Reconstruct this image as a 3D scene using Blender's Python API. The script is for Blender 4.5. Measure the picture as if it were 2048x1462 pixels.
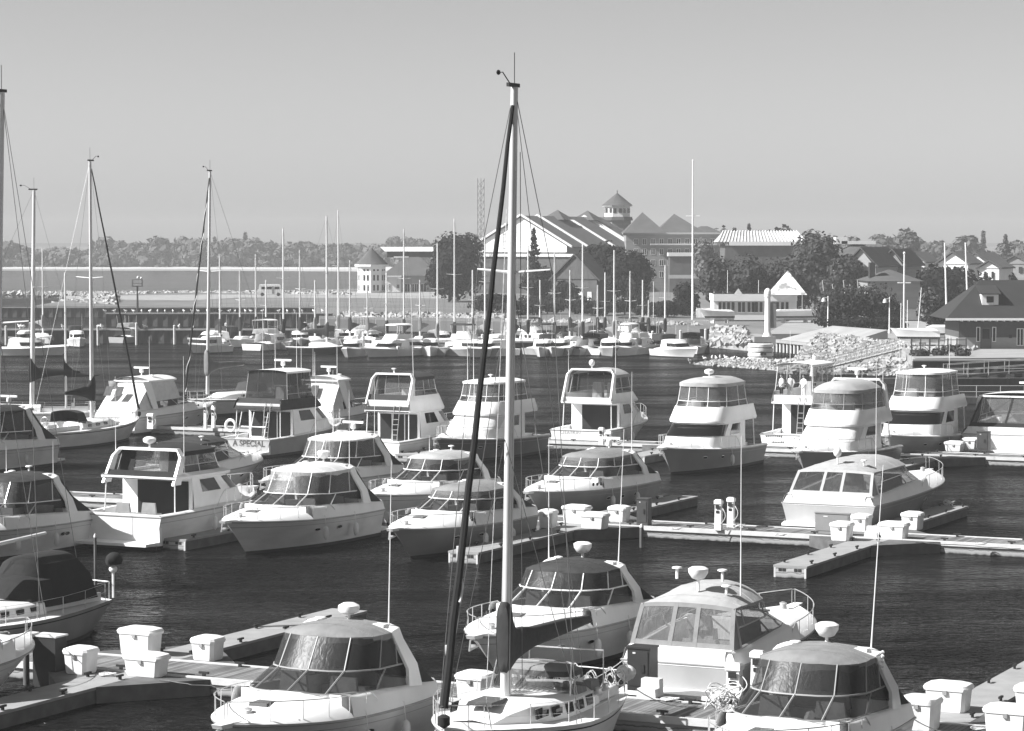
import bpy, math, random
from mathutils import Vector, Matrix
R = math.radians
random.seed(7)
for _o in list(bpy.data.objects): bpy.data.objects.remove(_o)
SC = bpy.context.scene
COL = SC.collection

# ---------------------------------------------------------------- camera, sky, sun, exposure
CAMH = 13.7; FPX = 5300.0; HOR = 480.0
PITCH = math.atan((731 - HOR) / FPX)
cam = bpy.data.objects.new('camera', bpy.data.cameras.new('camera')); COL.objects.link(cam)
cam.data.lens = FPX / 2048 * 36; cam.data.sensor_width = 36
cam.data.clip_start = 1; cam.data.clip_end = 20000
cam.location = (0, 0, CAMH); cam.rotation_euler = (math.pi / 2 - PITCH, 0, 0)
SC.camera = cam
SUN_AZ = 12.0      # sun stands to the left and this many degrees towards the camera
SUN_EL = 40.0
sdir = Vector((-math.cos(R(SUN_AZ)) * math.cos(R(SUN_EL)), -math.sin(R(SUN_AZ)) * math.cos(R(SUN_EL)), math.sin(R(SUN_EL))))
sun = bpy.data.objects.new('sun', bpy.data.lights.new('sun', 'SUN')); COL.objects.link(sun)
sun.data.energy = 5.0; sun.data.angle = R(0.53); sun.data.color = (1, 1, 1)
sun.rotation_euler = (-sdir).to_track_quat('-Z', 'Y').to_euler(); sun.location = (-30, 0, 60)
W = bpy.data.worlds.new('World'); SC.world = W; W.use_nodes = True
nt = W.node_tree; nt.nodes.clear()
sk = nt.nodes.new('ShaderNodeTexSky'); sk.sky_type = 'NISHITA'; sk.sun_disc = False
sk.sun_elevation = R(SUN_EL); sk.sun_rotation = math.atan2(sdir.x, sdir.y)
sk.air_density = 1.0; sk.dust_density = 1.0; sk.ozone_density = 1.0
sep = nt.nodes.new('ShaderNodeSeparateColor'); bg = nt.nodes.new('ShaderNodeBackground'); out = nt.nodes.new('ShaderNodeOutputWorld')
bg.inputs['Strength'].default_value = 0.069
nt.links.new(sk.outputs[0], sep.inputs[0]); nt.links.new(sep.outputs[0], bg.inputs[0]); nt.links.new(bg.outputs[0], out.inputs[0])
SC.view_settings.view_transform = 'Standard'; SC.view_settings.look = 'None'
SC.view_settings.exposure = 1.0; SC.view_settings.gamma = 1.0
SC.cycles.max_bounces = 6; SC.cycles.transparent_max_bounces = 16; SC.cycles.volume_bounces = 0
SC.cycles.caustics_reflective = False; SC.cycles.caustics_refractive = False

# ---------------------------------------------------------------- photo geometry -> world
_c, _s = math.cos(PITCH), math.sin(PITCH)
def ray(px, py):
    x = (px - 1024) / FPX; y = -(py - 731) / FPX
    return Vector((x, _c + y * _s, -_s + y * _c))
def P(px, py, z=0.0):
    d = ray(px, py); k = (z - CAMH) / d.z
    return Vector((d.x * k, d.y * k, z))
def PD(px, py, D):
    d = ray(px, py); k = D / d.y
    return Vector((d.x * k, D, CAMH + d.z * k))
def proj(v):
    x, y, z = v[0], v[1], v[2] - CAMH
    fz = y * _c - z * _s; uz = y * _s + z * _c
    return 1024 + FPX * x / fz, 731 - FPX * uz / fz
_d = ray(3600, HOR); U1 = Vector((_d.x, _d.y, 0)).normalized(); U2 = Vector((U1.y, -U1.x, 0))
ANG1 = math.atan2(U1.y, U1.x)
def bis(f, lo, hi):
    flo = f(lo)
    for _ in range(50):
        m = (lo + hi) / 2
        if (f(m) > 0) == (flo > 0): lo = m
        else: hi = m
    return (lo + hi) / 2

# ---------------------------------------------------------------- materials (black-and-white film: greys only)
_M = {}
def G(name, v=.5, rough=.5, var=.12, scale=2.0, metal=0.0, bump=0.0, bscale=20.0, spec=.5, stretch=(1, 1, 1), detail=4):
    if name in _M: return _M[name]
    m = bpy.data.materials.new(name); m.use_nodes = True; n = m.node_tree.nodes; l = m.node_tree.links
    b = n['Principled BSDF']; b.inputs['Roughness'].default_value = rough; b.inputs['Metallic'].default_value = metal
    b.inputs['Specular IOR Level'].default_value = spec
    tc = n.new('ShaderNodeTexCoord'); mp = n.new('ShaderNodeMapping'); mp.inputs['Scale'].default_value = stretch
    l.new(tc.outputs['Object'], mp.inputs[0])
    no = n.new('ShaderNodeTexNoise'); no.inputs['Scale'].default_value = scale; no.inputs['Detail'].default_value = detail
    l.new(mp.outputs[0], no.inputs['Vector'])
    cr = n.new('ShaderNodeMapRange'); cr.inputs['From Min'].default_value = .3; cr.inputs['From Max'].default_value = .7
    cr.inputs['To Min'].default_value = v * (1 - var); cr.inputs['To Max'].default_value = v * (1 + var)
    l.new(no.outputs['Fac'], cr.inputs['Value']); l.new(cr.outputs[0], b.inputs['Base Color'])
    if bump:
        n2 = n.new('ShaderNodeTexNoise'); n2.inputs['Scale'].default_value = bscale; n2.inputs['Detail'].default_value = 3
        l.new(mp.outputs[0], n2.inputs['Vector'])
        bp = n.new('ShaderNodeBump'); bp.inputs['Strength'].default_value = bump; bp.inputs['Distance'].default_value = .05
        l.new(n2.outputs['Fac'], bp.inputs['Height']); l.new(bp.outputs[0], b.inputs['Normal'])
    _M[name] = m; return m
GEL = G('white_gelcoat', .84, .28, .05, 1.2)
GEL2 = G('offwhite_gelcoat', .62, .35, .06, 1.2)
GELG = G('grey_gelcoat', .30, .35, .08, 1.5)
HULLW = G('hull_white', .74, .22, .10, .7, stretch=(1, 1, 3))
HULLG = G('hull_grey', .36, .25, .12, .7)
HULLD = G('hull_navy', .02, .12, .2, .7)
BOOT = G('bottom_paint', .012, .5, .3, 2)
CANL = G('canvas_pale', .34, .85, .10, 2.5, bump=.35, bscale=5)
CANM = G('canvas_grey', .19, .85, .12, 2.5, bump=.35, bscale=5)
CAND = G('canvas_dark', .026, .85, .25, 3, bump=.4, bscale=5)
CANK = G('canvas_black', .008, .9, .3, 3, bump=.4, bscale=5)
CANW = G('canvas_white', .66, .8, .08, 2.5, bump=.4, bscale=5)
RUB = G('rubber_black', .012, .6, .2, 4)
DARK = G('dark_interior', .004, .7, .4, 3)
WIN = G('tinted_window', .008, .06, .2, 2)
WIN2 = G('grey_window', .06, .08, .3, 4)
STEEL = G('stainless_steel', .62, .3, .08, 4, metal=.6)
ALU = G('mast_aluminium', .66, .38, .07, 1.5, metal=.1, stretch=(1, 1, .2))
ALUD = G('mast_aluminium_grey', .30, .38, .1, 1.5, metal=.2, stretch=(1, 1, .2))
ROPE = G('rope', .55, .9, .3, 8)
WIRE = G('rigging_wire', .12, .4, .2, 4, metal=.4)
TEAK = G('teak', .16, .7, .25, 6)
FEND = G('fender_white', .7, .4, .08, 3)
SEAT = G('seat_vinyl', .26, .5, .15, 3)
BOXM = G('dock_box_fibreglass', .80, .42, .07, 2.5, bump=.06, bscale=3)
CAB = G('cabinet_grey', .05, .5, .15, 3)
SKIN = G('skin', .32, .6, .08, 6)
def vinyl(name, tr=.7, v=.16, streak=1.0):
    m = bpy.data.materials.new(name); m.use_nodes = True; n = m.node_tree.nodes; l = m.node_tree.links
    b = n['Principled BSDF']; b.inputs['Roughness'].default_value = .34; b.inputs['Base Color'].default_value = (v, v, v, 1)
    t = n.new('ShaderNodeBsdfTransparent'); mx = n.new('ShaderNodeMixShader')
    tc = n.new('ShaderNodeTexCoord'); mp = n.new('ShaderNodeMapping'); mp.inputs['Scale'].default_value = (3, 3, .7); mp.inputs['Rotation'].default_value = (.3, .4, .2)
    no = n.new('ShaderNodeTexNoise'); no.inputs['Scale'].default_value = 2.2; no.inputs['Detail'].default_value = 3; no.inputs['Distortion'].default_value = .8
    l.new(tc.outputs['Object'], mp.inputs[0]); l.new(mp.outputs[0], no.inputs['Vector'])
    mr = n.new('ShaderNodeMapRange'); mr.inputs['From Min'].default_value = .35; mr.inputs['From Max'].default_value = .75
    mr.inputs['To Min'].default_value = 1 - tr; mr.inputs['To Max'].default_value = 1 - tr + .22 * streak
    l.new(no.outputs['Fac'], mr.inputs['Value']); l.new(mr.outputs[0], mx.inputs[0])
    bp = n.new('ShaderNodeBump'); bp.inputs['Strength'].default_value = .25; bp.inputs['Distance'].default_value = .05; b.inputs['Specular IOR Level'].default_value = .18
    l.new(no.outputs['Fac'], bp.inputs['Height']); l.new(bp.outputs[0], b.inputs['Normal'])
    l.new(t.outputs[0], mx.inputs[1]); l.new(b.outputs[0], mx.inputs[2]); l.new(mx.outputs[0], n['Material Output'].inputs[0])
    _M[name] = m; return m
VIN = vinyl('clear_vinyl', .66, .16)
VIND = vinyl('smoked_vinyl', .38, .035, .5)
GLASS = vinyl('windshield_glass', .42, .025, .3)

# ---------------------------------------------------------------- mesh builder
class MB:
    def __init__(s): s.v = []; s.f = []
    def add(s, vs, fs):
        o = len(s.v); s.v += [tuple(v) for v in vs]; s.f += [tuple(i + o for i in f) for f in fs]; return s
    def hexa(s, p):   # 8 points: bottom ring 0-3, top ring 4-7
        return s.add(p, [(3, 2, 1, 0), (4, 5, 6, 7), (0, 1, 5, 4), (1, 2, 6, 5), (2, 3, 7, 6), (3, 0, 4, 7)])
    def box(s, x0, x1, y0, y1, z0, z1, tx=0, ty=0):
        return s.hexa([(x0, y0, z0), (x1, y0, z0), (x1, y1, z0), (x0, y1, z0),
                       (x0 + tx, y0 + ty, z1), (x1 - tx, y0 + ty, z1), (x1 - tx, y1 - ty, z1), (x0 + tx, y1 - ty, z1)])
    def rbox(s, c, sx, sy, sz, a=0.0, tx=0, ty=0, z0=None):   # rotated box, c = base centre
        ca, sa = math.cos(a), math.sin(a); q = []
        for k, zz in ((0, 0), (1, sz)):
            hx = sx / 2 - tx * k; hy = sy / 2 - ty * k
            for x, y in ((-hx, -hy), (hx, -hy), (hx, hy), (-hx, hy)):
                q.append((c[0] + x * ca - y * sa, c[1] + x * sa + y * ca, c[2] + zz))
        return s.hexa(q)
    def prism(s, poly, z0, z1, sc=1.0):
        n = len(poly); cx = sum(p[0] for p in poly) / n; cy = sum(p[1] for p in poly) / n
        vs = [(p[0], p[1], z0) for p in poly] + [(cx + (p[0] - cx) * sc, cy + (p[1] - cy) * sc, z1) for p in poly]
        return s.add(vs, [tuple(range(n - 1, -1, -1)), tuple(range(n, 2 * n))] + [(i, (i + 1) % n, n + (i + 1) % n, n + i) for i in range(n)])
    def slab(s, poly3, d):   # polygon in 3d thickened by vector d
        n = len(poly3); d = Vector(d); vs = [tuple(p) for p in poly3] + [tuple(Vector(p) + d) for p in poly3]
        return s.add(vs, [tuple(range(n - 1, -1, -1)), tuple(range(n, 2 * n))] + [(i, (i + 1) % n, n + (i + 1) % n, n + i) for i in range(n)])
    def grid(s, rows, close=False):
        m = len(rows[0]); vs = [p for r in rows for p in r]; fs = []
        for i in range(len(rows) - 1):
            for j in range(m - 1 + (1 if close else 0)):
                k = (j + 1) % m
                fs.append((i * m + j, i * m + k, (i + 1) * m + k, (i + 1) * m + j))
        return s.add(vs, fs)
    def tube(s, pts, r=.02, n=6, r2=None):
        pts = [Vector(p) for p in pts]; rows = []; r2 = r if r2 is None else r2; N = len(pts)
        for i, p in enumerate(pts):
            d = (pts[min(i + 1, N - 1)] - pts[max(i - 1, 0)])
            if d.length < 1e-9: d = Vector((0, 0, 1))
            d.normalize(); a = d.orthogonal() if i == 0 else (a - d * a.dot(d))
            a.normalize(); b = d.cross(a); rr = r + (r2 - r) * i / (N - 1)
            rows.append([p + (a * math.cos(2 * math.pi * k / n) + b * math.sin(2 * math.pi * k / n)) * rr for k in range(n)])
        o = len(s.v); s.grid(rows, True)
        s.f.append(tuple(o + k for k in range(n - 1, -1, -1))); s.f.append(tuple(o + (N - 1) * n + k for k in range(n))); return s
    def ell(s, c, rx, ry, rz, n=12, m=8, zmin=-1.0):
        rows = []
        for i in range(m + 1):
            a = -math.pi / 2 + math.pi * i / m; z = max(math.sin(a), zmin); k = math.cos(a)
            rows.append([(c[0] + rx * k * math.cos(2 * math.pi * j / n), c[1] + ry * k * math.sin(2 * math.pi * j / n), c[2] + rz * z) for j in range(n)])
        return s.grid(rows, True)
    def lathe(s, prof, c=(0, 0, 0), n=14):
        rows = [[(c[0] + r * math.cos(2 * math.pi * j / n), c[1] + r * math.sin(2 * math.pi * j / n), c[2] + z) for j in range(n)] for r, z in prof]
        o = len(s.v); s.grid(rows, True)
        s.f.append(tuple(o + j for j in range(n - 1, -1, -1))); s.f.append(tuple(o + (len(prof) - 1) * n + j for j in range(n))); return s
    def build(s, name, mat, parent=None, sharp=38, kind=None):
        me = bpy.data.meshes.new(name); me.from_pydata(s.v, [], s.f); me.update()
        if mat: me.materials.append(mat)
        me.polygons.foreach_set('use_smooth', [True] * len(me.polygons))
        me.set_sharp_from_angle(angle=R(sharp))
        o = bpy.data.objects.new(name, me); COL.objects.link(o)
        if parent: o.parent = parent
        if kind: o['kind'] = kind
        return o
def tag(o, label, cat, group=None, kind=None):
    o['label'] = label; o['category'] = cat
    if group: o['group'] = group
    if kind: o['kind'] = kind
    return o
def thing(name, label, cat, loc, rz=0.0, group=None):
    o = bpy.data.objects.new(name, None); COL.objects.link(o); o.location = loc; o.rotation_euler = (0, 0, rz)
    o.empty_display_size = .3
    return tag(o, label, cat, group)
def textobj(name, s, size, mat, parent, loc, rot, bold=0.0, sx=1.0):
    cu = bpy.data.curves.new(name, 'FONT'); cu.body = s; cu.size = size; cu.align_x = 'CENTER'; cu.align_y = 'CENTER'; cu.extrude = .006; cu.offset = bold
    t = bpy.data.objects.new('tmp', cu); COL.objects.link(t); bpy.context.view_layer.update()
    me = bpy.data.meshes.new_from_object(t.evaluated_get(bpy.context.evaluated_depsgraph_get())); bpy.data.objects.remove(t)
    me.materials.clear(); me.materials.append(mat)
    o = bpy.data.objects.new(name, me); COL.objects.link(o); o.parent = parent; o.location = loc; o.rotation_euler = rot; o.scale = (sx, 1, 1)
    return o

# ---------------------------------------------------------------- water
def water_mat(WB, f0, f1, nm):
    m = bpy.data.materials.new(nm); m.use_nodes = True; n = m.node_tree.nodes; l = m.node_tree.links
    b = n['Principled BSDF']; b.inputs['Base Color'].default_value = (.007, .007, .007, 1)
    b.inputs['Roughness'].default_value = .16; b.inputs['IOR'].default_value = 1.33
    b.inputs['Specular IOR Level'].default_value = .09
    g = n.new('ShaderNodeNewGeometry')
    def noi(sc, det, rot, st, dist=0.0):
        mp = n.new('ShaderNodeMapping'); mp.inputs['Rotation'].default_value = (0, 0, rot); mp.inputs['Scale'].default_value = st
        t = n.new('ShaderNodeTexNoise'); t.inputs['Scale'].default_value = sc; t.inputs['Detail'].default_value = det; t.inputs['Distortion'].default_value = dist
        l.new(g.outputs['Position'], mp.inputs[0]); l.new(mp.outputs[0], t.inputs['Vector']); return t.outputs['Fac']
    a = noi(1.7, 3.0, .35, (1, 1.6, 1), .4); c = noi(.32, 2, -.3, (1, 1.5, 1))
    ma = n.new('ShaderNodeMath'); ma.operation = 'MULTIPLY_ADD'; ma.inputs[1].default_value = 2.2
    l.new(c, ma.inputs[0]); l.new(a, ma.inputs[2])
    big = noi(.035, 2, .1, (1, 2.2, 1)); mr = n.new('ShaderNodeMapRange'); mr.inputs['From Min'].default_value = .35; mr.inputs['From Max'].default_value = .65
    mr.inputs['To Min'].default_value = .35; mr.inputs['To Max'].default_value = 1.0; l.new(big, mr.inputs['Value'])
    bp = n.new('ShaderNodeBump'); bp.inputs['Distance'].default_value = WB
    l.new(mr.outputs[0], bp.inputs['Strength']); l.new(ma.outputs[0], bp.inputs['Height']); l.new(bp.outputs[0], b.inputs['Normal'])
    b.inputs['Specular IOR Level'].default_value = 0
    gl = n.new('ShaderNodeBsdfGlossy'); gl.inputs['Roughness'].default_value = .15; gl.inputs['Color'].default_value = (1, 1, 1, 1); l.new(bp.outputs[0], gl.inputs['Normal'])
    fr = n.new('ShaderNodeFresnel'); fr.inputs['IOR'].default_value = 1.33; l.new(bp.outputs[0], fr.inputs['Normal'])
    m2 = n.new('ShaderNodeMapRange'); m2.inputs['From Min'].default_value = .35; m2.inputs['From Max'].default_value = .65; m2.inputs['To Min'].default_value = f0; m2.inputs['To Max'].default_value = f1
    p2 = noi(.09, 5, -.2, (.6, 1.8, 1), .8); l.new(p2, m2.inputs['Value'])
    mu = n.new('ShaderNodeMath'); mu.operation = 'MULTIPLY'; l.new(fr.outputs[0], mu.inputs[0]); l.new(m2.outputs[0], mu.inputs[1])
    mx = n.new('ShaderNodeMixShader'); l.new(mu.outputs[0], mx.inputs[0]); l.new(b.outputs[0], mx.inputs[1]); l.new(gl.outputs[0], mx.inputs[2]); l.new(mx.outputs[0], n['Material Output'].inputs[0])
    return m
MB().add([(-900, -60, 0), (900, -60, 0), (900, 620, 0), (-900, 620, 0)], [(0, 1, 2, 3)]).build('water', water_mat(.48, .10, .62, 'water'), kind='structure')
MB().add([(-9000, 620, 0), (9000, 620, 0), (9000, 12000, 0), (-9000, 12000, 0)], [(0, 1, 2, 3)]).build('lake', water_mat(.05, .45, .6, 'lake_water'), kind='structure')
# ---------------------------------------------------------------- docks
def dock_mats():
    m = bpy.data.materials.new('dock_planks'); m.use_nodes = True; n = m.node_tree.nodes; l = m.node_tree.links
    b = n['Principled BSDF']; b.inputs['Roughness'].default_value = .85
    tc = n.new('ShaderNodeTexCoord')
    sx = n.new('ShaderNodeSeparateXYZ'); l.new(tc.outputs['Object'], sx.inputs[0])
    fr = n.new('ShaderNodeMath'); fr.operation = 'MULTIPLY'; fr.inputs[1].default_value = 1 / .15; l.new(sx.outputs['X'], fr.inputs[0])
    fl = n.new('ShaderNodeMath'); fl.operation = 'FLOOR'; l.new(fr.outputs[0], fl.inputs[0])
    f2 = n.new('ShaderNodeMath'); f2.operation = 'FRACT'; l.new(fr.outputs[0], f2.inputs[0])
    gp = n.new('ShaderNodeMath'); gp.operation = 'GREATER_THAN'; gp.inputs[1].default_value = .12; l.new(f2.outputs[0], gp.inputs[0])
    wn = n.new('ShaderNodeTexWhiteNoise'); wn.noise_dimensions = '1D'; l.new(fl.outputs[0], wn.inputs['W'])
    no = n.new('ShaderNodeTexNoise'); no.inputs['Scale'].default_value = 1.5; no.inputs['Detail'].default_value = 5; l.new(tc.outputs['Object'], no.inputs['Vector'])
    a = n.new('ShaderNodeMapRange'); a.inputs['To Min'].default_value = .09; a.inputs['To Max'].default_value = .22; l.new(wn.outputs['Value'], a.inputs['Value'])
    c = n.new('ShaderNodeMath'); c.operation = 'MULTIPLY'; l.new(a.outputs[0], c.inputs[0])
    d = n.new('ShaderNodeMapRange'); d.inputs['From Min'].default_value = .3; d.inputs['From Max'].default_value = .7; d.inputs['To Min'].default_value = .75; d.inputs['To Max'].default_value = 1.2
    l.new(no.outputs['Fac'], d.inputs['Value']); l.new(d.outputs[0], c.inputs[1])
    e = n.new('ShaderNodeMath'); e.operation = 'MULTIPLY'; l.new(c.outputs[0], e.inputs[0])
    g2 = n.new('ShaderNodeMapRange'); g2.inputs['To Min'].default_value = .25; g2.inputs['To Max'].default_value = 1; l.new(gp.outputs[0], g2.inputs['Value'])
    l.new(g2.outputs[0], e.inputs[1]); l.new(e.outputs[0], b.inputs['Base Color'])
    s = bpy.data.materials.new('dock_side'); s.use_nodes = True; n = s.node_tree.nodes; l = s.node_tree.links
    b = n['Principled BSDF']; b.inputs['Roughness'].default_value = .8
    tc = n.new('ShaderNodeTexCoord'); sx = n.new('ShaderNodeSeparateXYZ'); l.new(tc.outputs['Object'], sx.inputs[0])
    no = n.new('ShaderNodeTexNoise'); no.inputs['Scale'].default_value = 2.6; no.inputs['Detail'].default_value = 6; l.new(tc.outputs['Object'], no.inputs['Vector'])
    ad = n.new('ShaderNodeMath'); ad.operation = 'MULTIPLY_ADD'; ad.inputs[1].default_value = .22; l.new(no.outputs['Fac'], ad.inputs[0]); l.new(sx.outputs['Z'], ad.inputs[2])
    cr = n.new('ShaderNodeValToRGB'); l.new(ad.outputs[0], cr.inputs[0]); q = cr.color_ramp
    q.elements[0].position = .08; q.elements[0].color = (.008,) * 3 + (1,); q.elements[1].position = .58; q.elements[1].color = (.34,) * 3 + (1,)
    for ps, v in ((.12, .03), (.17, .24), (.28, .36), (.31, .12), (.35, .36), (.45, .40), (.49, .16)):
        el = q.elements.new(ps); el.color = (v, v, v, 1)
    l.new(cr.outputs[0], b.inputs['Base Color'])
    return m, s
PLANK, DSIDE = dock_mats()
FTOP = G('finger_deck', .27, .8, .10, 1.6, bump=.1, bscale=12)
EDGE = G('dock_edge', .55, .7, .1, 2)
DZ = .5
def dockframe(anchor):   # local x along U2 (right), local y along U1 (away); rotation
    return math.atan2(U2.y, U2.x)
DROT = math.atan2(U2.y, U2.x)
class Dock:
    def __init__(s, name, label, pxf, x0, x1, width):
        s.o = P(pxf[0], pxf[1], DZ); s.o.z = 0; s.w = width
        s.e = thing(name, label, 'dock', s.o, DROT, None)
        a0 = s.alpha(x0); a1 = s.alpha(x1); s.a0, s.a1 = a0, a1
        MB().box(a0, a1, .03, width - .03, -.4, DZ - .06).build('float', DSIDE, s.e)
        MB().box(a0, a1, 0, width, DZ - .06, DZ).build('deck', PLANK, s.e)
        m = MB(); m.box(a0, a1, -.05, .10, DZ - .16, DZ + .035); m.box(a0, a1, width - .10, width + .05, DZ - .16, DZ + .035); m.build('edge_board', EDGE, s.e)
        k = math.ceil(a0 / 3.0)
        while k * 3.0 < a1:
            for yy in (.22, width - .22): m = MB(); m.box(k * 3 - .05, k * 3 + .05, yy - .03, yy + .03, DZ, DZ + .10); m.box(k * 3 - .17, k * 3 + .17, yy - .035, yy + .035, DZ + .10, DZ + .16); m.build('cleat', RUB, s.e)
            k += 1
    def alpha(s, px):
        return bis(lambda a: proj(s.o + U2 * a + Vector((0, 0, DZ)))[0] - px, -120, 120)
    def loc(s, p):
        d = Vector((p.x - s.o.x, p.y - s.o.y, 0)); return d.dot(U2), d.dot(U1)
    def finger(s, endpx, label, width=1.45, gus=2.3):
        e = P(endpx[0], endpx[1], DZ); a, b = s.loc(e)   # a = right edge, b = signed distance of the end
        y0 = -.05 if b < 0 else s.w + .05
        org = s.o + U2 * (a - width / 2) + U1 * y0
        t = thing('finger_pier', label, 'finger pier', org, DROT, 'finger piers')
        L = b - y0; h = width / 2; sg = 1 if L > 0 else -1
        def bx(x0, x1, ya, yb, z0, z1): return MB().box(x0, x1, min(ya, yb), max(ya, yb), z0, z1)
        bx(-h + .05, h - .05, 0.003 * sg, L - .01 * sg, -.4, DZ - .09).build('float', G('float_side_shaded', .10, .8, .3, 2), t)  # shade of the long sides put into their dark colour
        if sg < 0: MB().box(-h + .06, h - .06, L - .015, L + .02, -.35, DZ - .095).build('end_face_lit', DSIDE, t)  # end face kept pale as sunlit, apart from the darkened sides
        m = MB(); m.box(-h, h, min(0.003 * sg, L), max(0.003 * sg, L), DZ - .09, DZ - .004)
        m.build('deck', FTOP, t)
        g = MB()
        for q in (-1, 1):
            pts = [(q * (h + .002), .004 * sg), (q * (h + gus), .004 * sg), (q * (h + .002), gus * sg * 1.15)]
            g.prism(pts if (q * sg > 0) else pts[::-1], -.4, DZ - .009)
        g.build('corner_gusset', G('gusset_shaded', .09, .7, .3, 2), t)  # gusset colour lowered to carry the shade of its right face
        k = 1.2
        while k < abs(L):
            for q in (-1, 1):
                c = MB(); c.box(q * (h - .14) - .03, q * (h - .14) + .03, k * sg - .05, k * sg + .05, DZ, DZ + .08)
                c.box(q * (h - .14) - .035, q * (h - .14) + .035, k * sg - .16, k * sg + .16, DZ + .08, DZ + .14); c.build('cleat', RUB, t)
            k += 2.9
        if sg < 0:
            w = MB()
            for q in (-1, 1):
                w.box(q * (h - .07) - .04, q * (h - .07) + .04, L - .02, L + .045, -.1, DZ - .1)
            w.build('corner_post', EDGE, t)
            for q in (-.42, -.25, .25, .42): MB().box(q - .07, q + .07, L - .03, L + .03, DZ - .24, DZ - .12).build('end_bracket', RUB, t)
        return t
D1 = Dock('floating_dock', 'near floating dock of dark planks crossing the bottom of the photo', (400, 1356), -260, 2320, 2.5)
D2 = Dock('floating_dock', 'middle floating dock between the two nearest rows of boats, planks and stained side', (1500, 1064), -120, 2700, 2.4)
D3 = Dock('floating_dock', 'farthest floating dock of the marina, behind the second row of cruisers', (1400, 893), -60, 2600, 2.4)
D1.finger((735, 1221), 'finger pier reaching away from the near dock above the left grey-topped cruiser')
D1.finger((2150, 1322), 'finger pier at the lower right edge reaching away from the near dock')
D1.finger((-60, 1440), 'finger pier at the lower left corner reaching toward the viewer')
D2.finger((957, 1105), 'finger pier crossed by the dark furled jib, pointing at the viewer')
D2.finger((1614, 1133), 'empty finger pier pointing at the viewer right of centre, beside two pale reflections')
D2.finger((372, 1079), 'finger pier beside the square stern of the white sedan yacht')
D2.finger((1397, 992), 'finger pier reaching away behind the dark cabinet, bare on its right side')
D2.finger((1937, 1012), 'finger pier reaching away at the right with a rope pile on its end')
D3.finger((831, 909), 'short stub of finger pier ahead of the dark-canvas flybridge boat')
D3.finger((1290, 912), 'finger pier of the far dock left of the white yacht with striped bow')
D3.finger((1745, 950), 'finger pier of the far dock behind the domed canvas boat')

def u2a(): return DROT
def dock_box(px, py, w, dpt=.75, h=.68, label='', dz=DZ, rot=0.0, mat=None):
    c = P(px, py, dz); t = thing('dock_box', label, 'dock box', c + U1 * dpt * .5, DROT + rot, 'white dock boxes')
    hw, hd = w / 2, dpt / 2
    def ringp(k, z, ch=.10):
        a, b = hw * k, hd * k
        return [(-a + ch, -b, z), (a - ch, -b, z), (a, -b + ch, z), (a, b - ch, z), (a - ch, b, z), (-a + ch, b, z), (-a, b - ch, z), (-a, -b + ch, z)]
    m = MB(); m.grid([ringp(.86, 0), ringp(.90, .06), ringp(.98, h - .1)], True); m.build('bin', mat or BOXM, t)
    m = MB(); r0 = ringp(1.04, h - .12); r1 = ringp(1.08, h - .04); r2 = ringp(1.0, h + .04); r3 = ringp(.6, h + .10, .06)
    m.grid([r0, r1, r2, r3], True); m.f.append(tuple(range(len(m.v) - 8, len(m.v)))); m.build('lid', mat or BOXM, t)
    m = MB(); m.box(-.06, .06, -hd * 1.09 - .01, -hd * .96, h - .22, h - .10); m.build('latch', STEEL, t)
    return t
N = 'dock box'
dock_box(147, 1349, .85, .8, .72, 'white dock box beside the dark square pile, far left of the near dock')
dock_box(268, 1312, 1.3, .75, .80, 'tallest white dock box of the left group, its back to the open water')
dock_box(280, 1354, 1.3, .72, .62, 'low wide white dock box in front of the left group on the near dock')
dock_box(402, 1322, .85, .8, .66, 'white dock box with peaked lid at the foot of the long finger pier')
dock_box(938, 1408, .95, .8, .80, 'white dock box left of the dark-masted foreground sailboat')
dock_box(1832, 1462, 1.0, .8, .82, 'white dock box touching the stern of the lower right cruiser')
dock_box(1889, 1425, 1.2, .8, .72, 'white dock box at the back edge of the near dock, lower right')
dock_box(2010, 1478, 1.2, .75, .78, 'white dock box cut by the lower right corner of the photo')
dock_box(2062, 1420, 1.0, .75, .6, 'white dock box at the far right edge on the corner of the finger pier')
dock_box(1089, 1056, .72, .8, .74, 'narrow white dock box leftmost of four on the middle dock')
dock_box(1147, 1047, 1.25, .75, .76, 'white dock box behind the others in the group of four on the middle dock')
dock_box(1183, 1058, 1.25, .72, .66, 'wide white dock box in front of the group of four on the middle dock')
dock_box(1232, 1044, .9, .8, .66, 'white dock box with domed lid, rightmost of four on the middle dock')
dock_box(1678, 1082, .9, .8, .74, 'white dock box at the foot of the empty finger pier')
dock_box(1718, 1062, .8, .8, .66, 'white dock box partly hidden behind the pale canvas boat stern')
dock_box(1783, 1078, 1.25, .72, .66, 'low grey-fronted dock box in front right of the domed canvas boat')
dock_box(1820, 1060, .9, .8, .72, 'white dock box with domed lid beside the grey post on the middle dock')
dock_box(1832, 896, 1.3, .75, .72, 'white dock box with dark vent on the far dock')
dock_box(1906, 903, 1.15, .7, .55, 'low grey-fronted dock box on the far dock left of the dark cabinet')
dock_box(1937, 898, 1.0, .8, .62, 'white dock box behind the low one on the far dock')
dock_box(820, 885, 1.0, .8, .62, 'white dock box on the far dock behind the dark-canvas flybridge boat')
dock_box(672, 1042, 1.0, .8, .5, 'white dock box half hidden behind the big centre-left cruiser')
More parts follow.
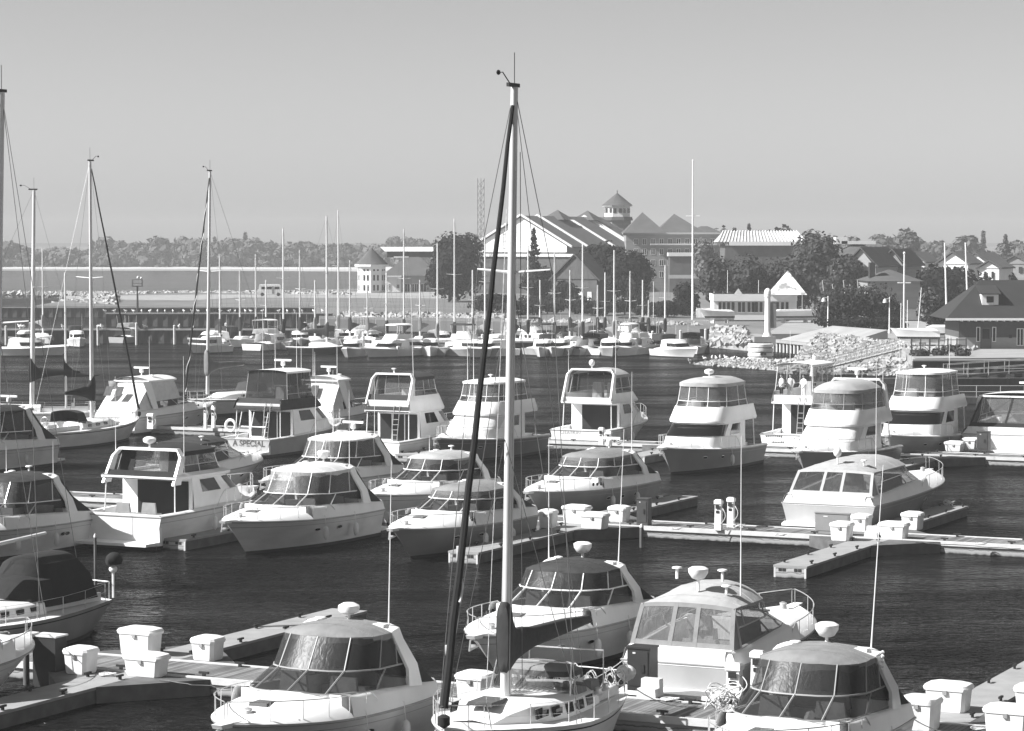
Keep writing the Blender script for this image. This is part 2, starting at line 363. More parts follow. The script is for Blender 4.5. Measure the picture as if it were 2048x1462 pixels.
def cabinet(px, py, w, h, dpt, label, mat, top=True):
    c = P(px, py, DZ); t = thing('utility_cabinet', label, 'utility cabinet', c + U1 * dpt / 2, DROT)
    MB().box(-w / 2, w / 2, -dpt / 2, dpt / 2, .03, h - .05).build('case', mat, t)
    MB().box(-w / 2 - .03, w / 2 + .03, -dpt / 2 - .03, dpt / 2 + .03, h - .05, h).build('top', mat, t)
    d = MB(); d.box(-w / 2 + .06, w / 2 - .06, -dpt / 2 - .02, -dpt / 2 - .002, .18, h - .12).build('door', mat, t)
    MB().box(w * .12, w * .26, -dpt / 2 - .05, -dpt / 2 - .022, h * .45, h * .62).build('handle', RUB, t)
    MB().box(-w / 4, -w / 8, -dpt / 2 - .03, -dpt / 2 - .022, h - .2, h - .15).build('label_plate', EDGE, t)
    return t
cabinet(1284, 1052, .55, 1.28, .5, 'tall dark grey cabinet on the middle dock at the root of a finger pier', CAB)
cabinet(1277, 1384, .72, 1.32, .6, 'large dark cabinet with framed door beside the grey-canopied boat on the near dock', G('cabinet_dark', .022, .5, .2, 3))
cabinet(1965, 903, .72, 1.25, .6, 'dark grey cabinet on the far dock at the right edge', CAB)
cabinet(1664, 1070, 1.6, 1.0, .12, 'plain grey panel standing on the middle dock at the stern of the domed canvas boat', G('panel_grey', .22, .6, .05, 2))
def pedestal(px, py, h, label, w=.32, dz=DZ):
    c = P(px, py, dz); t = thing('power_pedestal', label, 'power pedestal', c, DROT, 'white power pedestals')
    MB().box(-w / 2, w / 2, -w * .4, w * .4, .02, h - .2, .02, .02).build('post', GEL, t)
    m = MB(); m.box(-w / 2 - .02, w / 2 + .02, -w * .45, w * .45, h - .2, h - .06); m.hexa([(-w / 2 - .02, -w * .45, h - .06), (w / 2 + .02, -w * .45, h - .06), (w / 2 + .02, w * .45, h - .06), (-w / 2 - .02, w * .45, h - .06), (-w / 2 + .04, -w * .2, h), (w / 2 - .04, -w * .2, h), (w / 2 - .04, w * .2, h), (-w / 2 + .04, w * .2, h)]); m.build('head', GEL, t)
    m = MB(); m.box(-w * .3, w * .3, -w * .45 - .015, -w * .45 + .0, h - .42, h - .24); m.box(-w * .25, w * .25, -w * .43, -w * .41, h - .62, h - .50); m.build('socket', RUB, t)
    r = MB(); pts = [(w * .5, 0, h - .35)]
    for i in range(1, 9): pts.append((w * .5 + .25 * math.sin(i * .5), -.1 - .03 * i, (h - .35) * (1 - i / 8) + .04))
    r.tube(pts, .018).build('power_cord', ROPE, t)
    return t
pedestal(1437, 1061, 1.42, 'white power pedestal, left one of the pair standing on the empty middle dock')
pedestal(1462, 1055, 1.40, 'white power pedestal, right one of the pair, with printed dark socket panel')
pedestal(1469, 1398, 1.05, 'white power pedestal above a heap of hose at the stern of the lower right cruiser', .42)
pedestal(1516, 1378, 1.15, 'white power pedestal just behind the one above the heap of hose', .38)
pedestal(1218, 893, 1.0, 'white power pedestal on the far dock right of the named stern')
pedestal(1203, 890, 1.15, 'white power pedestal touching the named stern on the far dock')
pedestal(411, 858, 1.75, 'tall white post with goose-neck lamp on the far dock at left', .22)
pedestal(427, 856, 1.5, 'tall white post right of the goose-neck lamp on the far dock', .24)
pedestal(303, 858, 1.1, 'white pedestal on the end of the far dock by the sailboat bow', .5)
# coils of hose / rope
def coil(px, py, r, n, label, dz=DZ, hgt=.5, mat=None, thin=.02):
    c = P(px, py, dz); rnd = random.Random(int(px)); m = MB(); pts = []
    for i in range(n * 12):
        a = i * 2 * math.pi / 12; k = i / (n * 12); rr = r * (.55 + .45 * math.sin(k * 7 + rnd.random() * .3))
        pts.append((c.x + rr * math.cos(a), c.y + rr * .6 * math.sin(a), c.z + .03 + hgt * abs(math.sin(a * .5 + k * 9)) * (1 - .4 * k)))
    m.tube(pts, thin, 5); return tag(m.build('rope_coil', mat or ROPE), label, 'rope coil', 'coils of rope and hose')
coil(1448, 1425, .55, 9, 'large untidy heap of pale hose hanging at the dock edge by the lower right cruiser', hgt=.8)
coil(1898, 1012, .3, 5, 'small pale rope heap on the end of the right finger pier', hgt=.25)
coil(1478, 1057, .3, 4, 'rope coil at the foot of the pair of pedestals on the middle dock', hgt=.2)
coil(1240, 887, .3, 4, 'rope coil on the far dock behind the radar bar', hgt=.2)
# piles
def pile(px, py, h, r, label, mat=None, name='mooring_pile', z=0.0, group='mooring piles', cap=None):
    c = P(px, py, z); c.z = -1; m = MB(); m.tube([(0, 0, 0), (0, 0, 1 + h)], r, 10, r * .95)
    t = thing(name, label, 'pile', c, 0, group); m.build('shaft', mat or G('weathered_pile', .10, .85, .35, 2, stretch=(3, 3, .5)), t)
    MB().lathe([(r * 1.08, 1 + h), (r * 1.08, 1 + h + .06), (r * .3, 1 + h + .16)], n=10).build('cap', cap or EDGE, t)
    return t
pile(53, 1370, 1.5, .10, 'slim dark steel pile at the lower left, nearest the white bow')
sqp = thing('mooring_pile', 'thick black square pile with pale cap standing beside the leftmost dock box', 'pile', P(100, 1372, 0), DROT, 'mooring piles')
MB().box(-.42, .42, -.3, .3, -1, 1.55).build('shaft', G('black_pile', .012, .7, .3, 2), sqp); MB().box(-.46, .46, -.33, .33, 1.55, 1.6).build('cap', EDGE, sqp)
pile(191, 1170, 1.9, .06, 'thin dark pole standing in open water before the sedan yacht stern')
pile(1283, 1095, .9, .09, 'short dark pile with slanting strut at the middle dock edge')
pile(1507, 1448, .4, .12, 'short stub pile under the near dock edge by the hose heap')

for (x, y, l) in ((215, 1352, 'thin pale hose coiled on the near dock right of the leftmost dock box'), (560, 1392, 'pale hose coil on the near dock left of the grey-topped cruiser bow'), (1340, 1402, 'hose coil on the near dock right of the large dark cabinet'), (1560, 1072, 'hose coil on the middle dock at the stern of the domed canvas boat'), (1350, 1060, 'pale coil on the middle dock between cabinet and pedestals'), (1960, 1090, 'small coil on the middle dock at the right edge'), (1960, 1460, 'coil lying between the white boxes in the lower right corner')): coil(x, y, .28, 5, l, hgt=.06)
def steps(px, py, label):
    t = thing('dock_steps', label, 'steps', P(px, py, DZ), DROT, 'moulded boarding steps')
    MB().box(-.3, .3, -.3, .0, 0, .25, .02, 0).build('lower_step', GEL2, t); MB().box(-.3, .3, .003, .3, 0, .5, .02, 0).build('upper_step', GEL2, t)
steps(1300, 1392, 'white moulded boarding steps on the near dock beside the dark cabinet'); steps(1745, 1075, 'white moulded boarding steps between dock boxes on the middle dock'); steps(620, 1405, 'white moulded boarding steps on the near dock behind the grey-topped cruiser'); steps(1800, 898, 'white moulded boarding steps on the far dock left of the vented dock box')
def cord(px0, py0, px1, py1, label):
    a, b = P(px0, py0, DZ + .03), P(px1, py1, DZ + .03); rr = random.Random(int(px0)); n = 14; d = b - a; s_ = Vector((-d.y, d.x, 0)).normalized()
    MBc = MB().tube([a + d * (i / n) + s_ * rr.uniform(-.18, .18) for i in range(n + 1)], .018, 5); tag(MBc.build('dock_cable', G('cord_dark', .06, .6, .1)), label, 'cable', 'cables on the docks')
cord(1448, 1060, 1560, 1062, 'dark power cord running right from the pair of pedestals'); cord(1300, 1400, 1460, 1405, 'dark power cord along the near dock to the white pedestal'); cord(320, 1360, 520, 1385, 'dark power cord along the near dock right of the left dock boxes'); cord(1830, 1085, 2040, 1098, 'dark power cord along the middle dock at the right edge')
# ---------------------------------------------------------------- boats
def ss(a, b, x):
    x = max(0, min(1, (x - a) / (b - a))); return x * x * (3 - 2 * x)
class Hull:
    def __init__(s, L, B, fb, fs, rake=1.6, full=2.3, wl=.80, tb=.92, sail=False, dip=0.0):
        s.L, s.B, s.fb, s.fs, s.rake, s.full, s.wl, s.tb, s.sail, s.dip = L, B, fb, fs, rake, full, wl, tb, sail, dip
    def bs(s, t):
        m = .42 if not s.sail else .5
        f = 1 - max(0, (t - m) / (1 - m)) ** s.full if t > m else s.tb + (1 - s.tb) * math.sin(t / m * math.pi / 2)
        return max(f, .0) * s.B / 2
    def bw(s, t):
        if s.sail:
            f = math.sin(math.pi * (.10 + .90 * t) ** .9) ** .8 if t < 1 else 0
            return max(0, f) * s.B / 2 * s.wl
        m = .3; f = 1 - max(0, (t - m) / (1 - m)) ** 1.8
        return max(0, f) * s.B / 2 * s.wl
    def zs(s, t): return s.fs + (s.fb - s.fs) * (t ** 1.7) - s.dip * math.sin(math.pi * t)
    def pt(s, t, v, side=1, off=0.0):   # v 0 waterline .. 1 sheer
        y = s.bw(t) + (s.bs(t) - s.bw(t)) * (v ** (1.3 if not s.sail else .8))
        x = t * (s.L - s.rake * (1 - v)) - (0.0 if not s.sail else 0)
        if s.sail: x += (1 - t) * (1 - v) * s.L * .06
        return Vector((x, side * (y + off), s.zs(t) * v))
    def under(s, t, side, k):   # below waterline
        w = s.bw(t) * (1 - k * .8); return Vector((t * (s.L - s.rake * (1 + .3 * k)) + ((1 - t) * s.L * .06 if s.sail else 0), side * w, -.5 * k * (1 if t < .95 else .8)))
    def build(s, parent, mat=HULLW, boot=BOOT, bootz=.14):
        ts = [i / 22 for i in range(22)] + [.985, 1.0]; vs = [0.0, .12, .3, .5, .7, .85, 1.0]
        rows = []
        for t in ts:
            rows.append([s.pt(t, v, 1) for v in reversed(vs)] + [s.under(t, 1, .5), s.under(t, 1, 1), s.under(t, -1, 1), s.under(t, -1, .5)] + [s.pt(t, v, -1) for v in vs])
        m = MB().grid(rows); m.f.append(tuple(range(len(rows[0])))); m.build('hull', mat, parent, 30)
        r = MB()
        for sd in (1, -1):
            r.grid([[s.pt(t, bootz * .0 / 1 - .0, sd, .006) - Vector((0, 0, .1)) for t in ts], [s.pt(t, bootz / s.zs(t), sd, .008) for t in ts]])
        a, b = s.pt(0, 0, 1), s.pt(0, bootz / s.zs(0), 1)
        r.add([(-.008, a.y, -.1), (-.008, -a.y, -.1), (b.x - .008, -b.y, bootz), (b.x - .008, b.y, bootz)], [(0, 1, 2, 3)])
        r.build('boot_stripe', boot, parent)
    def band(s, parent, v0, v1, mat, name='hull_stripe', t0=0.0, t1=1.0, off=.008):
        ts = [t0 + (t1 - t0) * i / 24 for i in range(25)]; r = MB()
        for sd in (1, -1): r.grid([[s.pt(t, v0, sd, off) for t in ts], [s.pt(t, v1, sd, off) for t in ts]])
        return r.build(name, mat, parent)
    def rubrail(s, parent, mat=GELG, r=.035, v=.97):
        m = MB()
        for sd in (1, -1): m.tube([s.pt(i / 24, v, sd, .02) for i in range(25)], r, 6)
        a, b = s.pt(0, v, 1, .02), s.pt(0, v, -1, .02); m.tube([a, b], r, 6); return m.build('rub_rail', mat, parent)
    def ports(s, parent, spec, mat=WIN, v=.62, rx=.2, rz=.09):
        for t in spec:
            for sd in (1, -1):
                p = s.pt(t, v, sd); q = s.pt(t + .02, v, sd); a = math.atan2(q.y - p.y, q.x - p.x)
                m = MB(); n = 14; up = (s.pt(t, v + .05, sd) - p).normalized(); fw = (q - p).normalized(); nn = fw.cross(up) * (-sd)
                if nn.y * sd < 0: nn = -nn
                for rr, o, mt, nm in ((1.0, .012, mat, 'porthole'),):
                    ring = [p + nn * o + fw * (rx * math.cos(2 * math.pi * k / n)) + up * (rz * math.sin(2 * math.pi * k / n)) for k in range(n)]
                    m.slab(ring, -nn * .03); po = m.build(nm, mt, parent)
                f = MB(); f.tube([p + nn * .012 + fw * (rx * 1.08 * math.cos(2 * math.pi * k / n)) + up * (rz * 1.12 * math.sin(2 * math.pi * k / n)) for k in range(n + 1)], .015, 5)
                f.build('rim', STEEL, po)
def ring(xa, xf, w, z, nose=1.0, ns=4, nc=10, p=.8):
    xm = xf - nose; P_ = [(xa + (xm - xa) * i / ns, w) for i in range(ns)]
    for i in range(nc + 1):
        a = math.pi * i / nc; c = math.cos(a)
        P_.append((xm + nose * math.sin(a) ** p, w * (abs(c) ** p) * (1 if c >= 0 else -1)))
    P_ += [(xa + (xm - xa) * i / ns, -w) for i in range(ns - 1, -1, -1)]
    return [Vector((x, y, z)) for x, y in P_]
def dome(rg, h, n=9, wob=0.0, rnd=None, roll=0.0):
    N_ = len(rg); rows = []
    for i in range(N_ // 2 + 1):
        a, b = rg[i], rg[N_ - 1 - i]; r = []
        for j in range(n + 1):
            k = j / n; p = a.lerp(b, k); u = 2 * k - 1; w = abs(a.y - b.y) / (abs(rg[0].y - rg[-1].y) + 1e-6)
            p.z += h * (1 - abs(u) ** 2.6) * (w ** .8) * (ss(-.35 * roll, roll, a.x - rg[0].x) if roll else 1)
            if wob and rnd: p.z += rnd.uniform(-wob, wob)
            r.append(p)
        rows.append(r)
    return rows
def rail(parent, H, t0, t1, h=.55, inset=.10, r=.016, n=6, name='bow_rail', close=True, mid=False, mat=None, fl=.0):
    m = MB(); N_ = 18
    for sd in (1, -1):
        pts = []
        for i in range(N_ + 1):
            t = t0 + (t1 - t0) * i / N_; p = H.pt(t, 1, sd, -inset + fl); k = min(1, i / 1.5); pts.append(p + Vector((0, 0, h * k + .02)))
        m.tube(pts, r, 5)
        if mid: m.tube([p - Vector((0, 0, h * .5)) for p in pts[1:]], r * .7, 4)
        for i in range(1, n + 1):
            t = t0 + (t1 - t0) * i / n; p = H.pt(t, 1, sd, -inset); q = H.pt(t, 1, sd, -inset + fl); m.tube([p, q + Vector((0, 0, h + .02))], r * .9, 5)
    if close:
        a = H.pt(t1, 1, 1, -inset) + Vector((0, 0, h)); b = H.pt(t1, 1, -1, -inset) + Vector((0, 0, h)); m.tube([a, (a + b) / 2 + Vector((.15, 0, 0)), b], r, 5)
    return m.build(name, mat or STEEL, parent)
def radar(parent, x, y, z, kind='dome', h=.35, s=1.0):
    m = MB(); m.tube([(x, y, z - .1), (x, y, z + h)], .045 * s, 6)
    if kind == 'dome':
        m.lathe([(.12 * s, z + h - .04), (.27 * s, z + h + .03), (.30 * s, z + h + .12), (.29 * s, z + h + .20), (.16 * s, z + h + .27), (.02, z + h + .29)], (x, y, 0))
    elif kind == 'bar':
        m.lathe([(.12, z + h - .02), (.15, z + h + .05), (.13, z + h + .24), (.05, z + h + .28)], (x, y, 0)); m.box(x - .06, x + .06, y - .62 * s, y + .62 * s, z + h + .28, z + h + .40)
    elif kind == 'ball': m.ell((x, y, z + h + .16), .2 * s, .2 * s, .23 * s)
    elif kind == 'pod': m.lathe([(.1, z + h - .02), (.2 * s, z + h + .02), (.30 * s, z + h + .18), (.31 * s, z + h + .30), (.2 * s, z + h + .36)], (x, y, 0))
    elif kind == 'disc': m.lathe([(.05, z + h), (.16 * s, z + h + .03), (.14 * s, z + h + .07), (.02, z + h + .09)], (x, y, 0))
    return m.build('radar' if kind in ('dome', 'bar', 'pod') else 'gps_antenna', GEL, parent)
def whip(parent, x, y, z, h, lean=(0, 0), r=.022):
    return MB().tube([(x, y, z), (x + lean[0] * .3, y + lean[1] * .3, z + h * .3), (x + lean[0], y + lean[1], z + h)], r, 6, r * .35).build('antenna', GEL, parent)
def fender(parent, p, L_=.6, r=.12):
    m = MB(); m.lathe([(.02, -.02), (r * .7, .05), (r, .15), (r, L_ - .15), (r * .7, L_ - .05), (.03, L_)], (p[0], p[1], p[2])); m.tube([(p[0], p[1], p[2] + L_), (p[0], p[1] * .97, p[2] + L_ + .5)], .012, 4)
    return m.build('fender', FEND, parent)
def rope(parent, a, b, sag=.3, name='mooring_line', r=.016, mat=None):
    a, b = Vector(a), Vector(b); pts = []
    for i in range(9):
        k = i / 8; p = a.lerp(b, k); p.z -= sag * 4 * k * (1 - k); pts.append(p)
    return MB().tube(pts, r, 5).build(name, mat or ROPE, parent)
def anchor(parent, H):
    x = H.L; z = H.fb
    MB().hexa([(x - .9, -.22, z - .12), (x + .28, -.14, z - .06), (x + .28, .14, z - .06), (x - .9, .22, z - .12), (x - .9, -.24, z + .03), (x + .34, -.15, z + .05), (x + .34, .15, z + .05), (x - .9, .24, z + .03)]).build('bow_pulpit', GEL, parent)
    m = MB(); m.tube([(x - .3, 0, z - .05), (x + .32, 0, z - .10), (x + .36, 0, z - .32)], .03, 5); m.hexa([(x + .0, -.16, z - .30), (x + .4, -.02, z - .42), (x + .4, .02, z - .42), (x, .16, z - .30), (x + .02, -.15, z - .26), (x + .4, -.02, z - .34), (x + .4, .02, z - .34), (x + .02, .15, z - .26)])
    m.build('anchor', STEEL, parent)
    MB().lathe([(.10, 0), (.13, .03), (.10, .16), (.13, .2), (.05, .24)], (x - 1.15, 0, z + .02), 10).build('windlass', STEEL, parent)
def seats(parent, x0, x1, w, z, mat=SEAT, hs=.5):
    m = MB(); m.box(x0, x0 + .5, -w, w * .2, z, z + hs, .04, .04); m.box(x0, x0 + .14, -w, w * .2, z + hs, z + hs + .4, .03, .05)
    m.box(x1 - .9, x1 - .4, -w * .9, -w * .25, z, z + .75, .05, .05); m.box(x1 - 1.0, x1 - .88, -w * .9, -w * .25, z + .75, z + 1.25, .02, .06)
    m.box(x1 - .9, x1 - .4, w * .25, w * .9, z, z + .75, .05, .05); m.box(x1 - 1.0, x1 - .88, w * .25, w * .9, z + .75, z + 1.2, .02, .06)
    return m.build('seats', mat, parent)

def cruiser(name, label, org, rz, L, B, group=None, fb=1.6, fs=1.25, hull=HULLW, top=3.5, canv=CANL, skirt=None, glass=GLASS, vin=VIN, arch=True,
            aft='drape', drape=CAND, rad='dome', radx=None, ants=(), ports=(.72, .55), stripe=None, hard=False, wx=.60, portlights=0, frames=STEEL, canopy_front=.05, xa=.20, lines=False, boxy=0.0, tb=.92, rimcol=None, railh=.55, crown=.26, rub=GELG, hatch=1, wind=1.0, raked=.12):
    t = thing(name, label, 'motor boat', org, rz, group); rnd = random.Random(int(L * 977 + B * 131))
    H = Hull(L, B, fb, fs, rake=1.7, tb=tb, full=3.0); H.build(t, hull); H.rubrail(t, rub)
    H.band(t, .80, .815, GELG, 'hull_line')
    if stripe: H.band(t, stripe[0], stripe[1], stripe[2])
    H.ports(t, ports)
    z0 = fs + .62; z1 = z0 + .50 * wind; z2 = top - crown
    def co(tt): return (z0 + .10 if tt > wx - .02 else fs + .42 + (z0 + .02 - fs - .42) * ss(.02, wx - .05, tt))
    rows = []
    ts = [wx + (1 - wx) * i / 14 for i in range(15)]
    for q in ts:   # rounded foredeck
        b = H.bs(q); zs = H.zs(q); k = 1 - ss(wx, .97, q); zt = zs + .03 + (z0 + .10 - H.zs(wx) - .03) * (k ** .75) ; x = q * L
        row = []
        for u in (1, .93, .84, .76, .62, .42, .2, 0, -.2, -.42, -.62, -.76, -.84, -.93, -1):
            a = abs(u); z = zs if a > .99 else zs + .05 + (zt - zs - .05) * (1 - (a / .985) ** 2.7)
            row.append((x, b * u, z))
        rows.append(row)
    MB().grid(rows).build('foredeck', GEL, t, 50)
    rows = []; ins = []
    for i in range(11):   # cockpit coaming
        q = wx * i / 10; b = H.bs(q); zs = H.zs(q); c = co(q); x = q * L
        for sd in (1,): pass
        rows.append([(x, b, zs), (x, b * .985, zs + .05), (x, b * .94, c - .10), (x, b * .89, c), (x, b * .80, c), (x, b * .785, c - .1), (x, b * .78, fs - .35),
                     (x, -b * .78, fs - .35), (x, -b * .785, c - .1), (x, -b * .80, c), (x, -b * .89, c), (x, -b * .94, c - .10), (x, -b * .985, zs + .05), (x, -b, zs)])
    m = MB().grid(rows); b0 = H.bs(0); c_ = co(0)
    m.hexa([(-.012, -b0 * .985, fs - .1), (.5, -b0 * .985, fs - .1), (.5, b0 * .985, fs - .1), (-.012, b0 * .985, fs - .1), (.06, -b0 * .875, c_ + .02), (.5, -b0 * .875, c_ + .02), (.5, b0 * .875, c_ + .02), (.06, b0 * .875, c_ + .02)])
    m.hexa([(wx * L - .25, -H.bs(wx) * .8, fs), (wx * L + .02, -H.bs(wx) * .8, fs), (wx * L + .02, H.bs(wx) * .8, fs), (wx * L - .25, H.bs(wx) * .8, fs), (wx * L - .25, -H.bs(wx) * .8, z0 + .02), (wx * L + .02, -H.bs(wx) * .8, z0 + .07), (wx * L + .02, H.bs(wx) * .8, z0 + .07), (wx * L - .25, H.bs(wx) * .8, z0 + .02)])
    m.build('cockpit_coaming', GEL, t, 50)
    MB().box(.02 * L + .5, wx * L - .3, -B * .38, B * .38, fs - .34, fs - .30).build('cockpit_sole', GEL2, t)
    seats(t, .08 * L, wx * L - .5, B * .34, fs - .3)
    pl = MB(); pl.hexa([(-.85, -B * .40, .22), (0.0, -B * .43, .22), (0.0, B * .43, .22), (-.85, B * .40, .22), (-.85, -B * .40, .34), (0.0, -B * .43, .36), (0.0, B * .43, .36), (-.85, B * .40, .34)]); pl.build('swim_platform', GEL, t)
    # rings
    w0 = H.bs(wx - .1) * .84; w1 = w0 * .93; w2 = w0 * .86; xw = wx * L + .28; xt = xw - 1.15 * wind; xc = xt - .18 - raked * (z2 - z1) * 4 + canopy_front
    ax = xa * L; xend = ax if aft == 'drape' else .035 * L
    r0 = ring(ax, xw, w0, z0 + .07, 1.35); r1 = ring(ax, xt, w1, z1, 1.15); r2 = ring(ax, xc, w2, z2, .95)
    # follow the falling coaming aft
    for r_ in (r0,):
        for p in r_:
            if p.x < xw - 1.3: p.z = co(p.x / L) - .01
    for p in r1:
        if p.x < xt - 1.1: p.z = z1 - .06 * (xt - p.x) / 2
    gl = MB().grid([r0, r1]).build('windshield', glass, t)
    n = len(r0); f = MB(); f.tube(r0, .022, 5); f.tube(r1, .028, 5)
    idx = (3, 7, 9, 11, n - 4)
    for i in idx: f.tube([r0[i], r1[i]], .03, 5)
    f.build('windshield_frame', frames, t)
    vg = MB().grid([r1, r2]).build('side_curtain', vin, t)
    for i in (1, 4, 7, 9, 11, n - 5, n - 2): MB().tube([r1[i], r2[i]], .022, 5).build('canvas_pole', frames, t)
    if aft == 'curtain': MB().tube([r0[0], r1[0], r2[0]], .05, 5).build('canvas_pole', frames, t); MB().tube([r0[-1], r1[-1], r2[-1]], .05, 5).build('canvas_pole', frames, t)
    rk = [Vector((p.x, p.y * 1.015, p.z)) for p in r2]
    if hard:
        rr = ring(ax - .5, xc + .35, w2 * 1.06, z2, 1.1); d = dome(rr, crown); m = MB(); m.grid([[Vector((p.x, p.y, p.z - .11)) for p in rr], rr]); m.grid(d); m.grid([[Vector((p.x, p.y, z2 - .11)) for p in row] for row in d]); m.slab([rr[0], rr[-1], rr[-1] - Vector((0, 0, .11)), rr[0] - Vector((0, 0, .11))], (.01, 0, 0)); m.build('hardtop', GEL, t, 50)
        for sd in (1, -1):
            m = MB(); m.slab([(xend + .9, sd * w2 * 1.0, z2 - .05), (xend + 1.9, sd * w2 * 1.0, z2 - .05), (xend + 2.4, sd * w0 * 1.04, co(.2)), (xend + 1.8, sd * w0 * 1.04, co(.2))], (0, sd * .06, 0)); m.build('hardtop_support', GEL, t)
    else:
        m = MB(); d = dome(rk, crown, 10, .012, rnd, 1.8 if aft == 'curtain' else 0); m.grid(d)
        sk_ = (.22 if skirt is None else skirt); nn = len(rk)
        m.grid([[p + Vector((0, 0, -sk_ * (.75 + .25 * math.cos(i * 2.1)))) for i, p in enumerate(rk)], rk])
        ct = m.build('canvas_top', canv, t, 60)
        for ri in (1, 3, 5): MB().tube([p + Vector((0, 0, .006)) for p in d[ri]], .014, 4).build('seam', canv, ct)
    if aft == 'curtain':
        zb = co(.05); xs = .02 * L; wb = H.bs(0) * .86
        rows = []
        for k in range(5):
            u = k / 4; rows.append([Vector((xs + (ax - xs) * (.8 * u + .2 * u * u), (wb + (w2 - wb) * u) * (1 - 2 * j / 8), zb + (z2 - zb) * u + (crown * (1 - abs(1 - 2 * j / 8) ** 2.6) * ss(.5, 1, u) * (1 if hard else ss(-.63, 1.8, 0))))) for j in range(9)])
        MB().grid(rows).build('aft_curtain', vin, t)
        m = MB(); th = .07
        m.grid([[p + Vector((-.012, 0, 0)) for p in rows[0]], [p.lerp(q, .55) + Vector((-.014, 0, 0)) for p, q in zip(rows[0], rows[1])]])
        m.grid([[p.lerp(q, .65) + Vector((-.014, 0, 0)) for p, q in zip(rows[3], rows[4])], [p + Vector((-.012, 0, 0.01)) for p in rows[4]]])
        for j in (0, 3, 5, 8):
            m.grid([[r[j] + Vector((-.02, -th, 0)) for r in rows], [r[j] + Vector((-.02, th, 0)) for r in rows]])
        for sd in (0, -1):   # side curtains aft of the windshield
            pass
        m.build('curtain_border', drape, t)
        for sd, j in ((1, 0), (-1, 8)):
            s1 = MB()
            e1 = r1[0] if sd > 0 else r1[-1]; e2 = r2[0] if sd > 0 else r2[-1]; e0 = r0[0] if sd > 0 else r0[-1]
            s1.add([rows[0][j], rows[2][j], rows[4][j], e2, e1, e0], [(0, 1, 4, 5), (1, 2, 3, 4)]); s1.build('side_canvas', drape, t)
    if arch:
        m = MB(); zt = z2 + crown * .55; ya, yb = H.bs(.1) * .93, w2 * 1.04; za = co(.08)
        xb0, xb1, xt0, xt1 = .10 * L, .10 * L + .80, ax + .02, ax + .46
        for sd in (1, -1):
            prof = [((xb0, ya, za - .2), (xb1, ya, za - .02)), ((xb0 + .42 * (xt0 - xb0), ya, za + .35 * (zt - za)), (xb0 + .42 * (xt0 - xb0) + .50, ya, za + .3 * (zt - za))),
                    ((xt0 - .12, yb + .03, za + .78 * (zt - za)), (xt0 + .30, yb + .03, za + .76 * (zt - za))), ((xt0 + .02, yb - .02, zt - .05), (xt1, yb - .02, zt - .12)), ((xt0 + .08, yb - .28, zt + .05), (xt1, yb - .28, zt - .04))]
            A = [Vector((a[0], sd * a[1], a[2])) for a, b in prof]; Bv = [Vector((b[0], sd * b[1], b[2])) for a, b in prof]
            o = Vector((0, sd * .09, 0))
            rows = [[a, b, b - o, a - o] for a, b in zip(A, Bv)]; m.grid(rows, True)
        m.box(xt0 + .08, xt1, -yb + .28, yb - .28, zt - .04, zt + .05)
        m.build('radar_arch', GEL, t, 45)
        if aft == 'drape':
            zz = co(.03) - .1; rows = [[(xt0 + .05, yb * .98 * (1 - 2 * j / 6), zt - .02) for j in range(7)], [(xt0 * .5 + .02 * L * .5 + .12, (yb + ya) / 2 * .98 * (1 - 2 * j / 6), (zt + zz) / 2 - .12) for j in range(7)], [(.0 * L + .05, ya * .97 * (1 - 2 * j / 6), zz) for j in range(7)]]
            m = MB().grid(rows)
            for sd, j in ((1, 0), (-1, 6)):
                m.add([rows[0][j], rows[1][j], rows[2][j], (xb0 + .5, sd * ya * .97, zz)], [(0, 1, 2, 3)])
            m.build('cockpit_cover', drape, t)
        rx = radx if radx is not None else (xt0 + xt1) / 2
        zr = zt
    else: rx = ax + .8 if radx is None else radx; zr = z2 + crown * .9
    if rad: radar(t, rx, 0 if rad != 'ball' else .2, zr, rad, .28)
    radar(t, rx + .1, -w2 * .6, zr - .05, 'disc', .10)
    for (y, h, lx, ly) in ants: whip(t, rx - .05, y * w2, zr - .15, h, (lx, ly))
    rail(t, H, .42, .985, railh, .10); anchor(t, H)
    if hatch:
        q = wx + .17; zt = H.zs(q) + .03 + (z0 + .10 - H.zs(wx) - .03) * ((1 - ss(wx, .97, q)) ** .75)
        m = MB(); m.box(q * L - .28, q * L + .28, -.28, .28, zt - .06, zt + .035, .03, .03); m.build('deck_hatch', G('smoked_hatch', .10, .1, .1, 2), t)
    if portlights:
        for i in range(portlights):
            q = wx - .02 + .03 * i; b = H.bs(q)
            for sd in (1, -1): MB().ell((q * L, sd * b * .915, H.zs(q) + .26), .13, .04, .09, 10, 6).build('port_light', WIN, t)
    for q in (.3, .55): fender(t, H.pt(q, 1, 1, .13) - Vector((0, 0, .95)))
    if lines:
      for sd in (1, -1): rope(t, (.3, sd * B * .42, fs + .1), (-1.7, sd * B * .62, .56), .12, r=.014)
    if lines: rope(t, (.5 * L, -B * .47, fs + .2), (.38 * L, -B * .68, .56), .1, r=.014)
    for q in (.45, .62, .8):
        for sd in (1, -1): p = H.pt(q, 1, sd, -.16); MB().box(p.x - .11, p.x + .11, p.y - .02, p.y + .02, p.z + .05, p.z + .10).build('cleat', STEEL, t)
    return t, H

